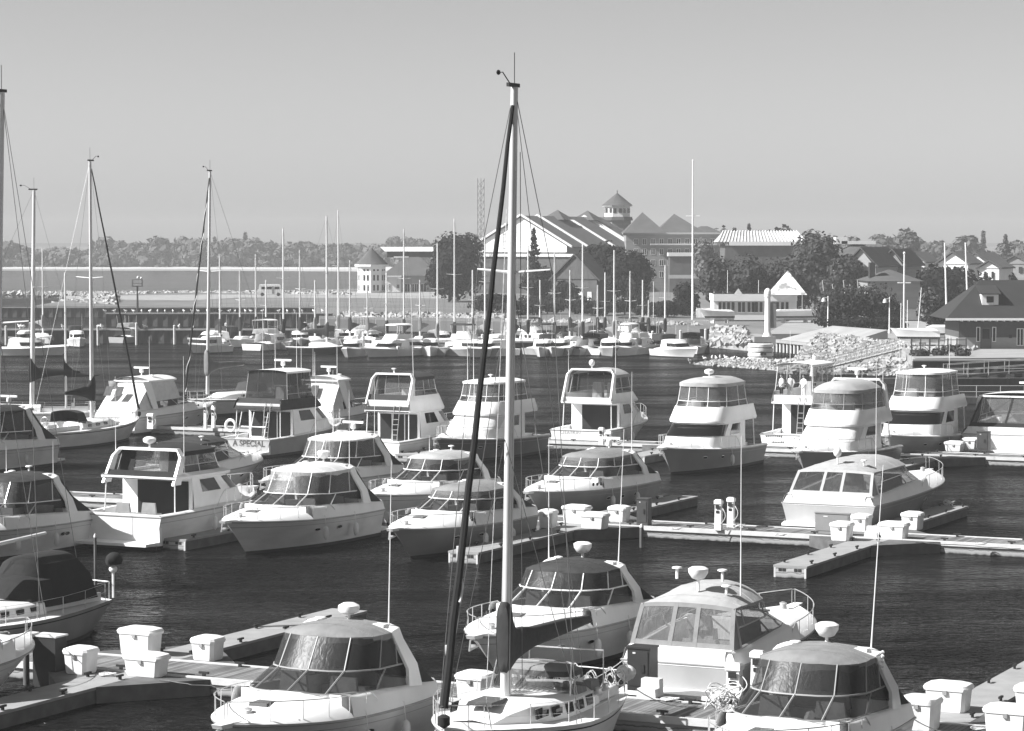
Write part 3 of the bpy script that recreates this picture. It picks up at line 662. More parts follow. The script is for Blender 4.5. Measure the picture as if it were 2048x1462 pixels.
def flybridge(name, label, org, rz, L, B, group=None, fb=1.65, fs=1.15, hull=HULLW, zr=2.75, zc=3.65, zt=5.2, top=CANL, coam=GEL, vin=VIN, house=GEL, winm=WIN, front='band', aft='doors', rad='dome', ants=((.8, 2.6, 0, 0), (-.8, 2.6, 0, 0)), hardtop=False, encl=True,
              ladder=True, boot=BOOT, stripe=None, lowcurt=None, doors=DARK, arch=True, ports=(.75, .6), crown=.3, wkx=.27, tb=.92, flyx=(.22, .56), flyopen=False, frames=STEEL, aftc=True, nm='motor yacht', cov=None):
    t = thing(name, label, nm, org, rz, group); rnd = random.Random(int(L * 91 + B * 17))
    H = Hull(L, B, fb, fs, rake=1.4, tb=tb); H.build(t, hull, boot, .16); H.rubrail(t); H.band(t, .80, .815, GELG, 'hull_line'); H.ports(t, ports)
    if stripe: H.band(t, stripe[0], stripe[1], stripe[2])
    xb = wkx * L
    rows = []
    for i in range(17):   # deck from bulkhead to bow
        q = wkx + (1 - wkx) * i / 16; b = H.bs(q); z = H.zs(q); k = ss(1.0, .80, q) * .25
        rows.append([(q * L, b, z), (q * L, b * .92, z + .05), (q * L, b * .84, z + .04), (q * L, b * .66, z + .04 + k), (q * L, 0, z + .10 + k), (q * L, -b * .66, z + .04 + k), (q * L, -b * .84, z + .04), (q * L, -b * .92, z + .05), (q * L, -b, z)])
    MB().grid(rows).build('deck', GEL, t, 45)
    m = MB(); rows = []   # cockpit sides
    for i in range(7):
        q = wkx * i / 6; b = H.bs(q); z = H.zs(q)
        rows.append([(q * L, b, z), (q * L, b * .97, z + .05), (q * L, b * .86, z + .05), (q * L, b * .85, z), (q * L, b * .84, .55), (q * L, -b * .84, .55), (q * L, -b * .85, z), (q * L, -b * .86, z + .05), (q * L, -b * .97, z + .05), (q * L, -b, z)])
    m.grid(rows); b0 = H.bs(0); m.box(.01, .22, -b0 * .95, b0 * (.95 if not ladder else .35), .2, fs + .055); m.build('cockpit', GEL, t, 45)
    MB().hexa([(-.95, -B * .42, .24), (0, -B * .45, .24), (0, B * .45, .24), (-.95, B * .42, .24), (-.95, -B * .42, .36), (0, -B * .45, .38), (0, B * .45, .38), (-.95, B * .42, .36)]).build('swim_platform', GEL if name != 'trawler' else TEAK, t)
    # house
    zd = H.zs(.5) + .02; hw = B * .41; xf = .74 * L; xt = .60 * L
    a0 = ring(xb, xf, hw, zd - .1, 1.7); a1 = ring(xb, xf - .5, hw * .985, zd + .45 * (zr - zd), 1.6); a2 = ring(xb, xt, hw * .95, zr, 1.4)
    m = MB(); m.grid([a0, a1, a2]); m.grid(dome(a2, .06)); m.build('deckhouse', house, t, 35)
    n = len(a0)
    def inset(i0, i1, u0, u1, name_, mat, off=.012):   # window on the house between rings
        mm = MB(); lo, hi = [], []
        for i in range(i0, i1 + 1):
            lo.append(a1[i].lerp(a2[i], u0)); hi.append(a1[i].lerp(a2[i], u1))
        cx = sum(p.x for p in lo) / len(lo) ; c = Vector((xb + (xf - xb) * .45, 0, 0))
        def push(p): d = Vector((p.x - c.x, p.y * 1.6, 0)); d.normalize(); return p + d * off + Vector((0, 0, .0))
        mm.grid([[push(p) for p in lo], [push(p) for p in hi]]); return mm.build(name_, mat, t)
    if front == 'band': inset(4, n - 5, .08, .90, 'windshield', winm)
    elif front == 'cover': inset(4, n - 5, -.0, .92, 'windshield_cover', CANW)
    inset(1, 3, .10, .88, 'side_window', winm); inset(n - 4, n - 2, .10, .88, 'side_window', winm)
    # aft bulkhead
    wz = .6; yb = hw * .97
    m = MB(); m.box(xb - .06, xb, -yb, yb, wz, zr); m.build('aft_bulkhead', house, t)
    if aft == 'doors':
        for y0, y1 in ((-yb * .88, -yb * .32), (-yb * .26, yb * .28), (yb * .34, yb * .88)):
            MB().box(xb - .10, xb - .065, y0, y1, wz + (.1 if y0 < yb * .3 else .5), zr - .16).build('salon_door', doors, t)
    elif aft == 'wide': MB().box(xb - .10, xb - .065, -yb * .9, yb * .55, wz + .1, zr - .14).build('salon_door', doors, t)
    # flybridge
    fx0, fx1 = flyx[0] * L, flyx[1] * L
    xo = .13 * L
    f0 = ring(xo, fx1 + .75, hw * 1.03, zr + .03, 1.5); f1 = ring(xo, fx1 + .72, hw * 1.05, zr + .16, 1.5); f2 = ring(xo + .2, fx1 + .05, hw * .97, zc, 1.3); f3 = ring(xo + .25, fx1 - .08, hw * .90, zc - .01, 1.2); f4 = ring(xo + .25, fx1 - .2, hw * .88, zr + .2, 1.2)
    m = MB(); m.grid([f0, f1, f2, f3, f4]); m.slab([f0[0], f0[-1]] + [f0[i] for i in range(n - 5, 3, -1)], (0, 0, .12)); m.build('flybridge', coam, t, 40)
    MB().box(xo + .1, xo + .16, -hw * .95, hw * .95, zr + .13, zc - .25).build('aft_coaming', GEL2, t)
    for ya, yb_ in ((-.5, -.1), (.1, .5)): MB().box(fx1 - 1.7, fx1 - 1.25, hw * ya, hw * yb_, zr + .15, zr + 1.3, .04, .05).build('helm_seat', GEL2, t)
    if lowcurt: MB().grid([[Vector((xo - .02, hw * 1.0 * (1 - 2 * j / 6), zr + .05)) for j in range(7)], [Vector((xo + .35, hw * .97 * (1 - 2 * j / 6), zc + .08)) for j in range(7)]]).build('aft_screen', lowcurt, t)
    for sd in (1, -1): MB().tube([(xo + .15, sd * hw * .95, zr), (xo + .05, sd * hw * .98, .9)], .03, 6).build('overhang_post', GEL, t)
    if encl:
        xe = fx0; e0 = ring(xe, fx1 - .02, hw * .93, zc, 1.25); em = ring(xe + .05, fx1 - .20, hw * .90, zc + .32, 1.2); e1 = ring(xe + .2, fx1 - .42, hw * .84, zt - crown, 1.15)
        MB().grid([em, e1]).build('clear_curtain', vin, t)
        MB().grid([e0, em]).build('bridge_windscreen', GLASS, t)
        m = MB(); m.tube(em, .022, 5)
        for i in (0, 2, 5, 8, 9 + 1, n - 6, n - 3, n - 1): m.tube([e0[i], em[i], e1[i]], .024, 5)
        m.build('enclosure_frame', frames, t)
        if aftc: MB().grid([[Vector((xe, hw * .93 * (1 - 2 * j / 6), zc)) for j in range(7)], [Vector((xe + .2, hw * .84 * (1 - 2 * j / 6), zt - crown)) for j in range(7)]]).build('aft_clear_curtain', vin, t)
        rg = [Vector((p.x + (.12 if p.x > xe + 2 else -.15 if p.x < xe + .5 else 0), p.y * 1.04, p.z)) for p in e1]
        m = MB(); m.grid(dome(rg, crown, 10, .0 if hardtop else .012, rnd)); m.grid([[p - Vector((0, 0, .12 if hardtop else .2)) for p in rg], rg])
        m.build('hardtop' if hardtop else 'bimini_top', GEL if hardtop else top, t, 55)
        ztop = zt
    else: ztop = zc
    if arch:
        m = MB(); x0 = fx0 + .1
        for sd in (1, -1): m.grid([[Vector((x0 - 1.2, sd * hw * 1.0, zc - .5)), Vector((x0 - .6, sd * hw * 1.0, zc - .5)), Vector((x0 - .6, sd * hw * .94, zc - .5)), Vector((x0 - 1.2, sd * hw * .94, zc - .5))],
            [Vector((x0 - .5, sd * hw * .97, ztop - .35)), Vector((x0 - .15, sd * hw * .97, ztop - .35)), Vector((x0 - .15, sd * hw * .9, ztop - .35)), Vector((x0 - .5, sd * hw * .9, ztop - .35))],
            [Vector((x0 - .35, sd * hw * .8, ztop + .02)), Vector((x0 - .05, sd * hw * .8, ztop + .02)), Vector((x0 - .05, sd * hw * .8, ztop - .09)), Vector((x0 - .35, sd * hw * .8, ztop - .09))]], True)
        m.box(x0 - .35, x0 - .05, -hw * .8, hw * .8, ztop - .09, ztop + .02); m.build('radar_arch', GEL, t, 45)
        rx = x0 - .2
    else: rx = (fx0 + fx1) / 2
    if rad: radar(t, rx if arch else rx, 0, ztop + (0 if arch or not encl else -.05), rad, .25)
    for (y, h, lx, ly) in ants: whip(t, rx, y * hw, (zc if not encl else zt - .6), h + (0 if not encl else .6), (lx, ly))
    if ladder:
        m = MB()
        for y in (-.2, .2): m.tube([(xo - .45, y - hw * .45, .6), (xo + .05, y - hw * .45, zr + .5)], .022, 5)
        for k in range(6): z = .85 + k * .32; x = xo - .45 + .5 * (z - .6) / (zr - .1); m.box(x - .06, x + .06, -.2 - hw * .45, .2 - hw * .45, z, z + .03)
        m.build('ladder', STEEL, t)
    rail(t, H, .40, .985, .7, .12, n=8); anchor(t, H)
    fender(t, H.pt(.35, 1, -1, .13) - Vector((0, 0, .95))); fender(t, H.pt(.55, 1, 1, .13) - Vector((0, 0, .95)))
    return t, H

def sailboat(name, label, org, rz, L, B, mast=16.0, mx=.58, group=None, hull=HULLW, cover=CANM, jib=CAND, lod=2, fb=1.45, fs=1.15, dodger=None, lean=(0, 0), boomL=None, jibstripe=False, mastmat=None, spr=1, stripe=None, deckm=GEL, windvane=False, boomz=2.4, jr=.09, coverh=1.5, mr=.13, jib_top=.97, mpx=None, coverw=1.0, ports=True, mizzen=None, trunkm=None, rakepx=0, full=2.0, trunk=(.34, .74, .46), spru=.55, spw=.30):
    t = thing(name, label, 'sailboat', org, rz, group); H = Hull(L, B, fb, fs, rake=1.5 if L > 8 else 1.0, full=full, wl=.80, tb=.62, sail=True, dip=.10)
    hd = Vector((math.cos(rz), math.sin(rz), 0)); mf = lambda q, z=1.5: proj(Vector(org) + hd * q + Vector((0, 0, z)))
    if mpx:
        mx = bis(lambda q: mf(q)[0] - mpx[0], -2, L + 4) / L; mast = bis(lambda z: mf(mx * L, z)[1] - mpx[1], 2, 40)
        if rakepx: lean = (bis(lambda q: mf(mx * L + q, mast)[0] - mpx[0] - rakepx, -4, 4), 0)
    H.build(t, hull); H.band(t, .86, .90, stripe or GELG, 'sheer_stripe')
    rows = []
    for i in range(17):
        q = i / 16; b = H.bs(q); z = H.zs(q); rows.append([(q * L, b, z), (q * L, b * .5, z + .05), (q * L, 0, z + .07), (q * L, -b * .5, z + .05), (q * L, -b, z)])
    MB().grid(rows).build('deck', deckm, t)
    # cabin trunk
    c0, c1 = trunk[0] * L, trunk[1] * L; rows = []
    for i in range(9):
        q = (c0 + (c1 - c0) * i / 8) / L; b = H.bs(q) * (.68 - .18 * ss(.55, trunk[1], q)); z = H.zs(q) + .04; h = trunk[2] * (1 - ss(trunk[1] - .14, trunk[1] + .005, q) * .92)
        rows.append([(q * L, b, z), (q * L - .0, b * .93, z + h * .8), (q * L, b * .80, z + h), (q * L, 0, z + h + .06), (q * L, -b * .80, z + h), (q * L, -b * .93, z + h * .8), (q * L, -b, z)])
    m = MB().grid(rows); m.f.append(tuple(range(7))[::-1]); tr = m.build('coachroof', trunkm or deckm, t, 40)
    if lod >= 1:
        for i in range(4 if lod > 1 else 3):
            q = .40 + i * .07; b = H.bs(q) * .68; z = H.zs(q) + .04
            for sd in (1, -1): MB().box(q * L - .2, q * L + .2, sd * b * .965 - .035, sd * b * .965 + .02, z + .14, z + .30).build('port_light', WIN, t)
        b = H.bs(.15) * .6; z = H.zs(.15)
        MB().box(.05 * L, .32 * L, -b, b, z + .075, z + .085).build('cockpit_well', G('cockpit_shade', .25, .7, .2, 2), t)
        m = MB(); m.box(.04 * L, .33 * L, b, b + .14, z + .05, z + .32); m.box(.04 * L, .33 * L, -b - .14, -b, z + .05, z + .32); m.build('cockpit_coaming', GEL2, t)
    zm = H.zs(mx) + .4; M_ = mastmat or ALU; xm = mx * L; top = Vector((xm + lean[0], lean[1], mast))
    m = MB(); rows = []
    for k in range(9):
        u = k / 8; c = Vector((xm, 0, zm)).lerp(top, u); r = mr * (1 - .35 * u); rows.append([(c.x + r * 1.35 * math.cos(a), c.y + r * math.sin(a), c.z) for a in [2 * math.pi * j / 10 for j in range(10)]])
    m.grid(rows, True); m.f.append(tuple(range(80, 90))); m.build('mast', M_, t, 60)
    if lod >= 1:
        m = MB(); m.tube([top, top + Vector((0, 0, .9))], .012, 4); m.box(top.x - .25, top.x + .4, top.y - .04, top.y + .04, top.z, top.z + .10); m.tube([top + Vector((.3, 0, .1)), top + Vector((.7, 0, .35)), top + Vector((.9, .0, .33))], .015, 4); m.ell(top + Vector((.95, 0, .33)), .09, .05, .07, 6, 4); m.build('masthead_instruments', RUB, t)
    # spreaders + shrouds
    sh = MB(); sp = MB(); bch = H.bs(mx - .03) * .96; zch = H.zs(mx)
    for k in range(spr):
        u = (spru if spr == 1 else (.36, .66)[k]); c = Vector((xm, 0, zm)).lerp(top, u); w = B * spw * (1 if spr == 1 else (1, .8)[k])
        sp.tube([c, c + Vector((-.15, w, .08))], .04, 5, .025); sp.tube([c, c + Vector((-.15, -w, .08))], .04, 5, .025)
        for sd in (1, -1):
            tip = c + Vector((-.15, sd * w, .08))
            if k == spr - 1: sh.tube([tip, top], .009 if lod < 2 else .011, 4)
            sh.tube([(xm - .1, sd * bch, zch), tip], .009 if lod < 2 else .011, 4)
            sh.tube([(xm - .4, sd * bch, zch), c], .008 if lod < 2 else .010, 4)
    sp.build('spreader', M_, t)
    sh.tube([(0.05, 0, H.fs + .1), top], .010, 4); sh.tube([(L - .1, 0, H.fb), top], .010, 4); sh.build('rigging', WIRE, t)
    # furled jib
    if jib:
        a = Vector((L - .15, 0, H.fb + .55)); b_ = Vector((L - .15, 0, H.fb)).lerp(top, jib_top); m = MB(); pts = [a.lerp(b_, k / 14) + Vector((0, .012 * math.sin(k * 2.3), 0)) for k in range(15)]
        m.tube(pts, jr, 8, jr * .45); m.lathe([(.05, -.5), (.16, -.42), (.16, -.22), (.06, -.16)], tuple(a), 10); jo = m.build('furled_jib', jib, t)
        if jibstripe:
            m = MB(); ax = (b_ - a).normalized(); s1 = ax.orthogonal().normalized(); s2 = ax.cross(s1); Ls = (b_ - a).length
            for seg0, seg1 in jibstripe:
                pts = []
                for i in range(40):
                    u = seg0 + (seg1 - seg0) * i / 39; r = jr * (1 - .55 * u) + .012; an = u * Ls * 2.6; pts.append(a + ax * (u * Ls) + (s1 * math.cos(an) + s2 * math.sin(an)) * r)
                m.tube(pts, jr * .35, 5)
            m.build('sail_edge', CANW, jo)
    # boom
    bl = boomL or L * .36; bz = zm + boomz - .4; m = MB(); m.tube([(xm - .1, 0, bz), (xm - bl, 0, bz + .1)], .07, 6); m.build('boom', M_, t)
    if cover:
        rows = []; xs_ = [.22, .20, .10, -.02, -.12, -.26, -.48, -1.0, -1.6, -bl * .7, -bl, -bl - .12]; tp = [1.2, 1.66, 1.75, 1.70, 1.40, 1.0, .72, .54, .46, .41, .30, .2]; bt = [-.25, -.5, -.56, -.55, -.50, -.42, -.3, -.18, -.08, 0, .08, .12]; ww = [.10, .19, .23, .23, .21, .19, .19, .2, .2, .18, .13, .05]
        for k in range(12):
            x = xm + xs_[k]; hi = bz + tp[k] * (coverh / 1.75 if k < 7 else 1); lo = bz + bt[k]; w = ww[k] * (.7 + .3 * coverw) * (1 + .08 * math.sin(k * 2.7)); zc_, hh = (hi + lo) / 2, (hi - lo) / 2
            rows.append([(x, w * abs(math.sin(a)) ** .55 * (1 if math.sin(a) > 0 else -1), zc_ + hh * abs(math.cos(a)) ** .7 * (1 if math.cos(a) > 0 else -1)) for a in [2 * math.pi * (j + .5) / 14 for j in range(14)]])
        m = MB().grid(rows, True); m.f.append(tuple(range(14))[::-1]); m.f.append(tuple(range(154, 168))); m.build('sail_cover', cover, t, 60)
    if mizzen:
        qx = bis(lambda q: mf(q)[0] - mizzen[0], -6, L + 4); mz = bis(lambda z: mf(qx, z)[1] - mizzen[1], 2, 40)
        MB().tube([(qx, 0, zm - .3), (qx, 0, mz)], .09, 8, .06).build('mizzen_mast', M_, t); MB().tube([(qx, -1.2, mz * .72), (qx, 1.2, mz * .72)], .03, 5).build('mizzen_spreader', M_, t)
        s_ = -1 if qx < xm else -1; rows = []
        for k in range(9):
            u = k / 8; h = 1.2 * math.exp(-u * 5) + .26 * (1 - .5 * u); rows.append([(qx + .15 - 2.6 * u, .17 * math.sin(a), bz - .2 + .1 * u + h * (.5 + .5 * math.cos(a))) for a in [2 * math.pi * j / 8 for j in range(8)]])
        MB().grid(rows, True).build('mizzen_cover', cover, t, 60)
    if dodger:
        rg = [ring(.30 * L, .42 * L, H.bs(.35) * .66, H.zs(.35) + .5, .6), ring(.30 * L, .39 * L, H.bs(.35) * .60, H.zs(.35) + 1.15, .5)]
        m = MB().grid(rg); m.grid(dome(rg[1], .15)); m.build('dodger', dodger, t, 50)
    if lod >= 1:
        rail(t, H, .86, .985, .62, .06, .018, 2, 'pulpit'); 
        m = MB()
        for sd in (1, -1):
            pts = []
            for i in range(7):
                q = .04 + .84 * i / 6; p = H.pt(q, 1, sd, -.06); m.tube([p, p + Vector((0, 0, .62))], .013, 4); pts.append(p + Vector((0, 0, .62)))
            m.tube(pts, .007, 4); m.tube([p - Vector((0, 0, .3)) for p in pts], .007, 4)
        b = H.bs(0) * .9; z = H.fs; m.tube([(.7, b, z + .62), (.0, b, z + .62), (-.05, 0, z + .64), (.0, -b, z + .62), (.7, -b, z + .62)], .018, 5); m.tube([(0, b, z), (0, b, z + .62)], .018, 5); m.tube([(0, -b, z), (0, -b, z + .62)], .018, 5)
        m.build('lifelines', STEEL, t)
        m = MB(); pts = [(.13 * L, .34 * math.cos(a), z + .60 + .34 * math.sin(a)) for a in [2 * math.pi * j / 16 for j in range(17)]]; m.tube(pts, .022, 5)
        for j in range(0, 16, 3): m.tube([(.13 * L, 0, z + .60), pts[j]], .01, 4)
        m.box(.13 * L, .13 * L + .2, -.12, .12, z, z + .60); m.build('steering_wheel', STEEL, t)
    return t, H

# placement solvers
def front(tip, hb, xsr, B, L=None):      # bow towards the viewer's lower left
    T = P(tip[0], tip[1], hb); T.z = 0
    if L is None: L = bis(lambda l: proj(T + U1 * l + U2 * (B * .46) + Vector((0, 0, 1)))[0] - xsr, 4, 22)
    print('front L', round(L, 2), tip); return T + U1 * L, ANG1 + math.pi, L
def stern(sl, xsr, xtip, hb, B=None, L=None):   # stern towards the viewer
    S = P(sl[0], sl[1], 0)
    if B is None: B = bis(lambda b: proj(S + U2 * b)[0] - xsr, 1.5, 9) / .92
    O = S + U2 * (B * .46)
    if L is None: L = bis(lambda l: proj(O + U1 * l + Vector((0, 0, hb)))[0] - xtip, 4, 24)
    print('stern L', round(L, 2), 'B', round(B, 2), sl); return O, ANG1, L, B
# ---------------------------------------------------------------- the boats of the two near rows
def fr(tip, hb, xsr, B, L=None):
    o, a, l = front(tip, hb, xsr, B, L); return dict(org=o, rz=a, L=l, B=B)
def st(sl, xsr, xtip, hb, B=None, L=None):
    o, a, l, b = stern(sl, xsr, xtip, hb, B, L); return dict(org=o, rz=a, L=l, B=b)
CG = 'express cruisers'; FG = 'flybridge yachts'
t, H = cruiser('cabin_cruiser', 'cabin cruiser with grey canvas top and long bow rail, bottom left of the mast', **fr((447, 1450), 1.6, 880, 3.9), group=CG, canv=CANM, top=3.45, ants=((.85, 4.6, 0, .1),), lines=True, rad='dome', drape=CAND, ports=(.70, .50), vin=VIND, frames=GELG)
t, H = cruiser('cabin_cruiser', 'white cabin cruiser with dark canopy, bow pointing left behind the main sailboat boom', **fr((950, 1272), 1.6, 1318, 3.9), group=CG, canv=CAND, top=3.15, wx=.55, skirt=.4, rad='pod', drape=CANK, vin=VIND, frames=GEL, portlights=3, ants=((.9, 4.6, 0, .2), (-.9, 4.2, 0, 0)))
t, H = cruiser('cabin_cruiser', 'white cabin cruiser cut by the bottom edge, smoked windows and string of round lights', **fr((1462, 1512), 1.6, 1830, 3.8), group=CG, canv=CANM, top=3.35, rad='pod', drape=CANK, lines=True, vin=VIND, frames=GELG, ants=((.85, 4.9, 0, .3),))
m = MB()
for i in range(5): m.ell((2.0 + .12 * i, 1.50, 3.2), .05, .05, .05, 6, 4)
for i in range(4): m.ell((2.0, 1.5, 3.1 - .13 * i), .05, .05, .05, 6, 4)
m.build('string_lights', G('bulb_white', .85, .3, .02), t)
t, H = cruiser('cabin_cruiser', 'white cabin cruiser at the left edge with clear side curtains and black aft cover', **fr((-190, 1066), 1.6, 190, 3.9), group=CG, canv=CAND, top=3.5, rad='disc', drape=CANK, ants=((.9, 1.6, 0, 0), (-.9, 1.3, 0, 0)), ports=(.2, .23))
t, H = cruiser('cabin_cruiser', 'big white cabin cruiser left of centre with two oval portholes and white-framed curtains', **fr((452, 1043), 1.6, 770, 4.1), group=CG, canv=G('canvas_cream', .50, .8, .08, 2), top=3.55, rad='pod', drape=CAND, ants=((.9, 3.6, 0, 0), (-.3, 4.2, 0, 0)), ports=(.58, .41), frames=GEL, lines=True, wx=.62)
t, H = cruiser('cabin_cruiser', 'white cabin cruiser with tall radar arch hidden behind the big oval-porthole cruiser', **fr((528, 962), 1.6, 812, 3.9), group=CG, canv=CANW, top=3.5, rad='bar', drape=CAND, ants=((-.9, 3.5, 0, 0), (.9, 3.0, 0, 0)), frames=GEL, skirt=.1)
t, H = cruiser('cabin_cruiser', 'white cabin cruiser with pale scalloped canopy, moored bow-in left of the big mast', **fr((742, 990), 1.6, 1005, 3.7), group=CG, canv=CANL, top=3.15, skirt=.35, rad='disc', drape=CANK, ants=((.9, 3.6, 0, .1), (-.95, 1.0, 0, 0)), frames=GEL, vin=VIND)
t, H = cruiser('cabin_cruiser', 'grey-hulled cabin cruiser whose bow crosses the finger pier behind the dark furled jib', **fr((786, 1056), 1.5, 1078, 3.7), group=CG, hull=HULLG, canv=CANM, top=2.85, fs=1.15, fb=1.45, rad=None, drape=CAND, ants=((.9, 3.0, 0, 0),), frames=GEL, portlights=2, vin=VIN)
t, H = cruiser('cabin_cruiser', 'cabin cruiser right of the big mast with round deck lights and dark rear canvas', **fr((1057, 988), 1.5, 1322, 3.8), group=CG, hull=HULLG, canv=CANM, top=3.05, rad='bar', drape=CANK, frames=GEL, portlights=4, ports=(.55, .42, .28), ants=((.9, 4.2, 0, 0),))
t, H = cruiser('canvas_cruiser', 'cruiser seen from astern with tall grey canopy and clear panels, beside the dark cabinet', **st((1243, 1392), 1475, 1590, 1.6), group=CG, canv=CANL, top=3.25, crown=.5, aft='curtain', drape=CANM, vin=VIN, arch=False, rad='pod', ants=((-.95, 4.8, 0, 0),), fs=1.15, lines=True, xa=.07, wx=.50, skirt=.1, hull=HULLG, frames=GELG)
for (x, y) in ((1.5, 1.1), (1.5, -.4)): radar(t, x + 1, y, 3.4, 'disc', .2)
t, H = cruiser('canvas_cruiser', 'domed pale canvas cruiser seen from astern at right with four dark window panels', **st((1563, 1056), 1750, 1858, 1.6), group=CG, canv=CANL, top=3.15, crown=.45, aft='curtain', drape=CANL, arch=False, rad='ball', ants=((-.95, 5, 0, 0),), xa=.07, wx=.50, skirt=.12, vin=VIND, hull=HULLG, railh=.7)
t, H = cruiser('canvas_cruiser', 'white boat at the right edge with low black canvas enclosure and white hardtop', **st((1922, 908), 2140, 2200, 1.6, L=11), group=CG, canv=CANW, hard=True, top=3.9, aft='curtain', drape=CANK, vin=VIN, arch=False, rad='bar', fs=1.35, xa=.22, crown=.2)
t, H = cruiser('cabin_cruiser', 'small cabin cruiser with dark square canopy moored behind the white sedan yacht', **st((285, 990), 397, 490, 1.45, L=9.0), group=CG, canv=CAND, drape=CANK, aft='curtain', top=3.05, arch=False, rad=None, xa=.1, vin=VIN, hull=HULLW)
t, H = cruiser('hardtop_cruiser', 'white hardtop cruiser at left with white canvas aft curtain and two small grey windows', **st((188, 868), 268, 425, 1.6, B=3.9), group=CG, hard=True, canv=CANW, top=4.0, aft='curtain', drape=CANW, vin=CANW, arch=False, rad='bar', xa=.20, portlights=3, ants=((-.5, 3.0, 0, 0), ))
m = MB(); 
for y in (-.15, .75): m.hexa([(.52, y, 2.7), (.55, y, 2.7), (.55, y + .6, 2.7), (.52, y + .6, 2.7), (.95, y, 3.35), (.98, y, 3.35), (.98, y + .6, 3.35), (.95, y + .6, 3.35)])
m.build('curtain_window', WIN2, t)
t, H = cruiser('hardtop_cruiser', 'white hardtop cruiser right of the lettered fishing boat with slanting white aft curtain', **st((578, 868), 655, 742, 1.6, B=3.9), group=CG, hard=True, canv=CANW, top=4.1, aft='curtain', drape=CANW, vin=CANW, arch=False, rad='bar', xa=.20, ants=((.8, 1.8, 0, 0), (-.5, 5.5, 0, 0), (0.9, 2.2, 0, 0)))
m = MB()
for y in (-.15, .75): m.hexa([(.52, y, 2.7), (.55, y, 2.7), (.55, y + .6, 2.7), (.52, y + .6, 2.7), (.98, y, 3.45), (1.01, y, 3.45), (1.01, y + .6, 3.45), (.98, y + .6, 3.45)])
m.build('curtain_window', WIN2, t)

# flybridge boats
t, H = flybridge('sedan_yacht', 'white sedan yacht at left seen from astern with open doorway and black bridge canvas', **st((160, 1092), 323, 505, 1.6), group=FG, zr=2.95, zc=3.25, zt=4.3, top=CANK, coam=GEL, aft='wide', vin=VIN, lowcurt=CANK, rad='dome', ants=((.95, 3.2, 0, 0), (-.95, 4.2, 0, 0)), hardtop=False, arch=True, ladder=False, crown=.12, fs=1.5, fb=1.8)
seats(t, .3, 2.2, 1.2, .7)
xe, hw_ = .22 * H.L - .03, H.B * .41
for sd in (1, -1): MB().add([(xe, sd * hw_ * .93, 3.25), (xe, sd * hw_ * .48, 3.25), (xe + .2, sd * hw_ * .45, 4.18), (xe + .2, sd * hw_ * .84, 4.18)], [(0, 1, 2, 3)]).build('bridge_side_canvas', CANK, t)
t, H = flybridge('fishing_yacht', 'sportfishing boat with lettered stern, dark canvas bridge and ring lifebuoy', **st((437, 912), 540, 682, 1.6), group=FG, hull=HULLG, zr=2.85, zc=3.55, zt=5.4, top=GEL, coam=CAND, lowcurt=CAND, vin=VIND, rad='bar', crown=.12, arch=False, ants=((.9, 3.6, 0, 0), (.35, 3.6, 0, 0), (-.6, 3.6, 0, 0), (-.8, 2.2, 0, 0)), hardtop=True)
textobj('stern_lettering', 'A SPECIAL', .52, G('letter_dark', .06, .6, .1), t, (-.01, -.35, .85), (R(90), 0, R(-90)), .012)
m = MB(); m.tube([(.25, 1.15 + .36 * math.cos(a), 1.95 + .36 * math.sin(a)) for a in [2 * math.pi * j / 16 for j in range(17)]], .09, 8); m.build('life_ring', GEL, t)
m = MB()
for y in (-1.25, -.2, .7): m.tube([(.3, y, 1.1), (.9, y, 2.8)], .03, 5)
m.tube([(.5, -1.25, 1.9), (.5, .7, 1.9)], .025, 5); m.build('cockpit_frame', GEL, t)
t, H = flybridge('sedan_yacht', 'flybridge yacht seen from astern with dark grey canvas around the bridge and double doors', **st((702, 918), 800, 920, 1.6), group=FG, zr=2.85, zc=3.9, zt=5.3, top=CAND, coam=GEL, lowcurt=CAND, vin=VIN, rad='disc', arch=True, ants=((-.9, 5.6, 0, .2),), crown=.25)
t, H = flybridge('sedan_yacht', 'flybridge yacht facing the viewer behind the big mast, its front windows covered white', **fr((873, 877), 1.65, 1100, 4.2), group=FG, hull=G('hull_midgrey', .20, .25, .1, .8), zr=2.75, zc=3.6, zt=4.95, hardtop=True, front='cover', vin=VIN, rad='disc', arch=False, ants=((.95, 3.0, 0, 0), (.7, 3.4, 0, 0), (-.7, 3.4, 0, 0), (-.95, 3.2, 0, 0)), crown=.15, frames=GEL)
t, H = flybridge('sedan_yacht', 'flybridge yacht seen from astern with arched top and faint name on the stern', **st((1100, 893), 1212, 1283, 1.6), group=FG, zr=2.8, zc=3.5, zt=5.1, top=CANL, vin=VIND, rad='ball', arch=True, aft='wide', ants=((-.95, 5, 0, 0), (.95, 1.2, 0, 0)), ladder=False, crown=.4)
textobj('stern_name', 'CITATION', .32, G('letter_pale', .38, .6, .1), t, (-.01, .55, .98), (R(90), 0, R(-90)), .004)
t, H = flybridge('motor_yacht', 'white flybridge yacht facing left with dark wraparound windshield, standing alone right of centre', **fr((1325, 893), 1.75, 1535, 4.4), group=FG, hull=G('hull_silver', .34, .25, .08, .8), zr=2.80, zc=3.75, zt=5.45, top=CANL, vin=VIN, rad='dome', arch=False, ants=(), crown=.32, frames=GEL)
radar(t, 4.7, 0, 5.35, 'disc', .05, 2.6)
t, H = flybridge('sportfisher', 'white sportfisher seen from astern with three people on its flying bridge', **st((1520, 903), 1612, 1700, 1.7), group=FG, zr=3.0, zc=3.85, zt=5.7, hardtop=True, vin=VIN, rad=None, arch=False, encl=True, aftc=False, flyx=(.15, .56), aft='wide', ants=((.9, 2.0, 0, 0),), crown=.12, frames=GEL)
RB = (t.location.copy(), 3.17)
m = MB(); rr = random.Random(4)
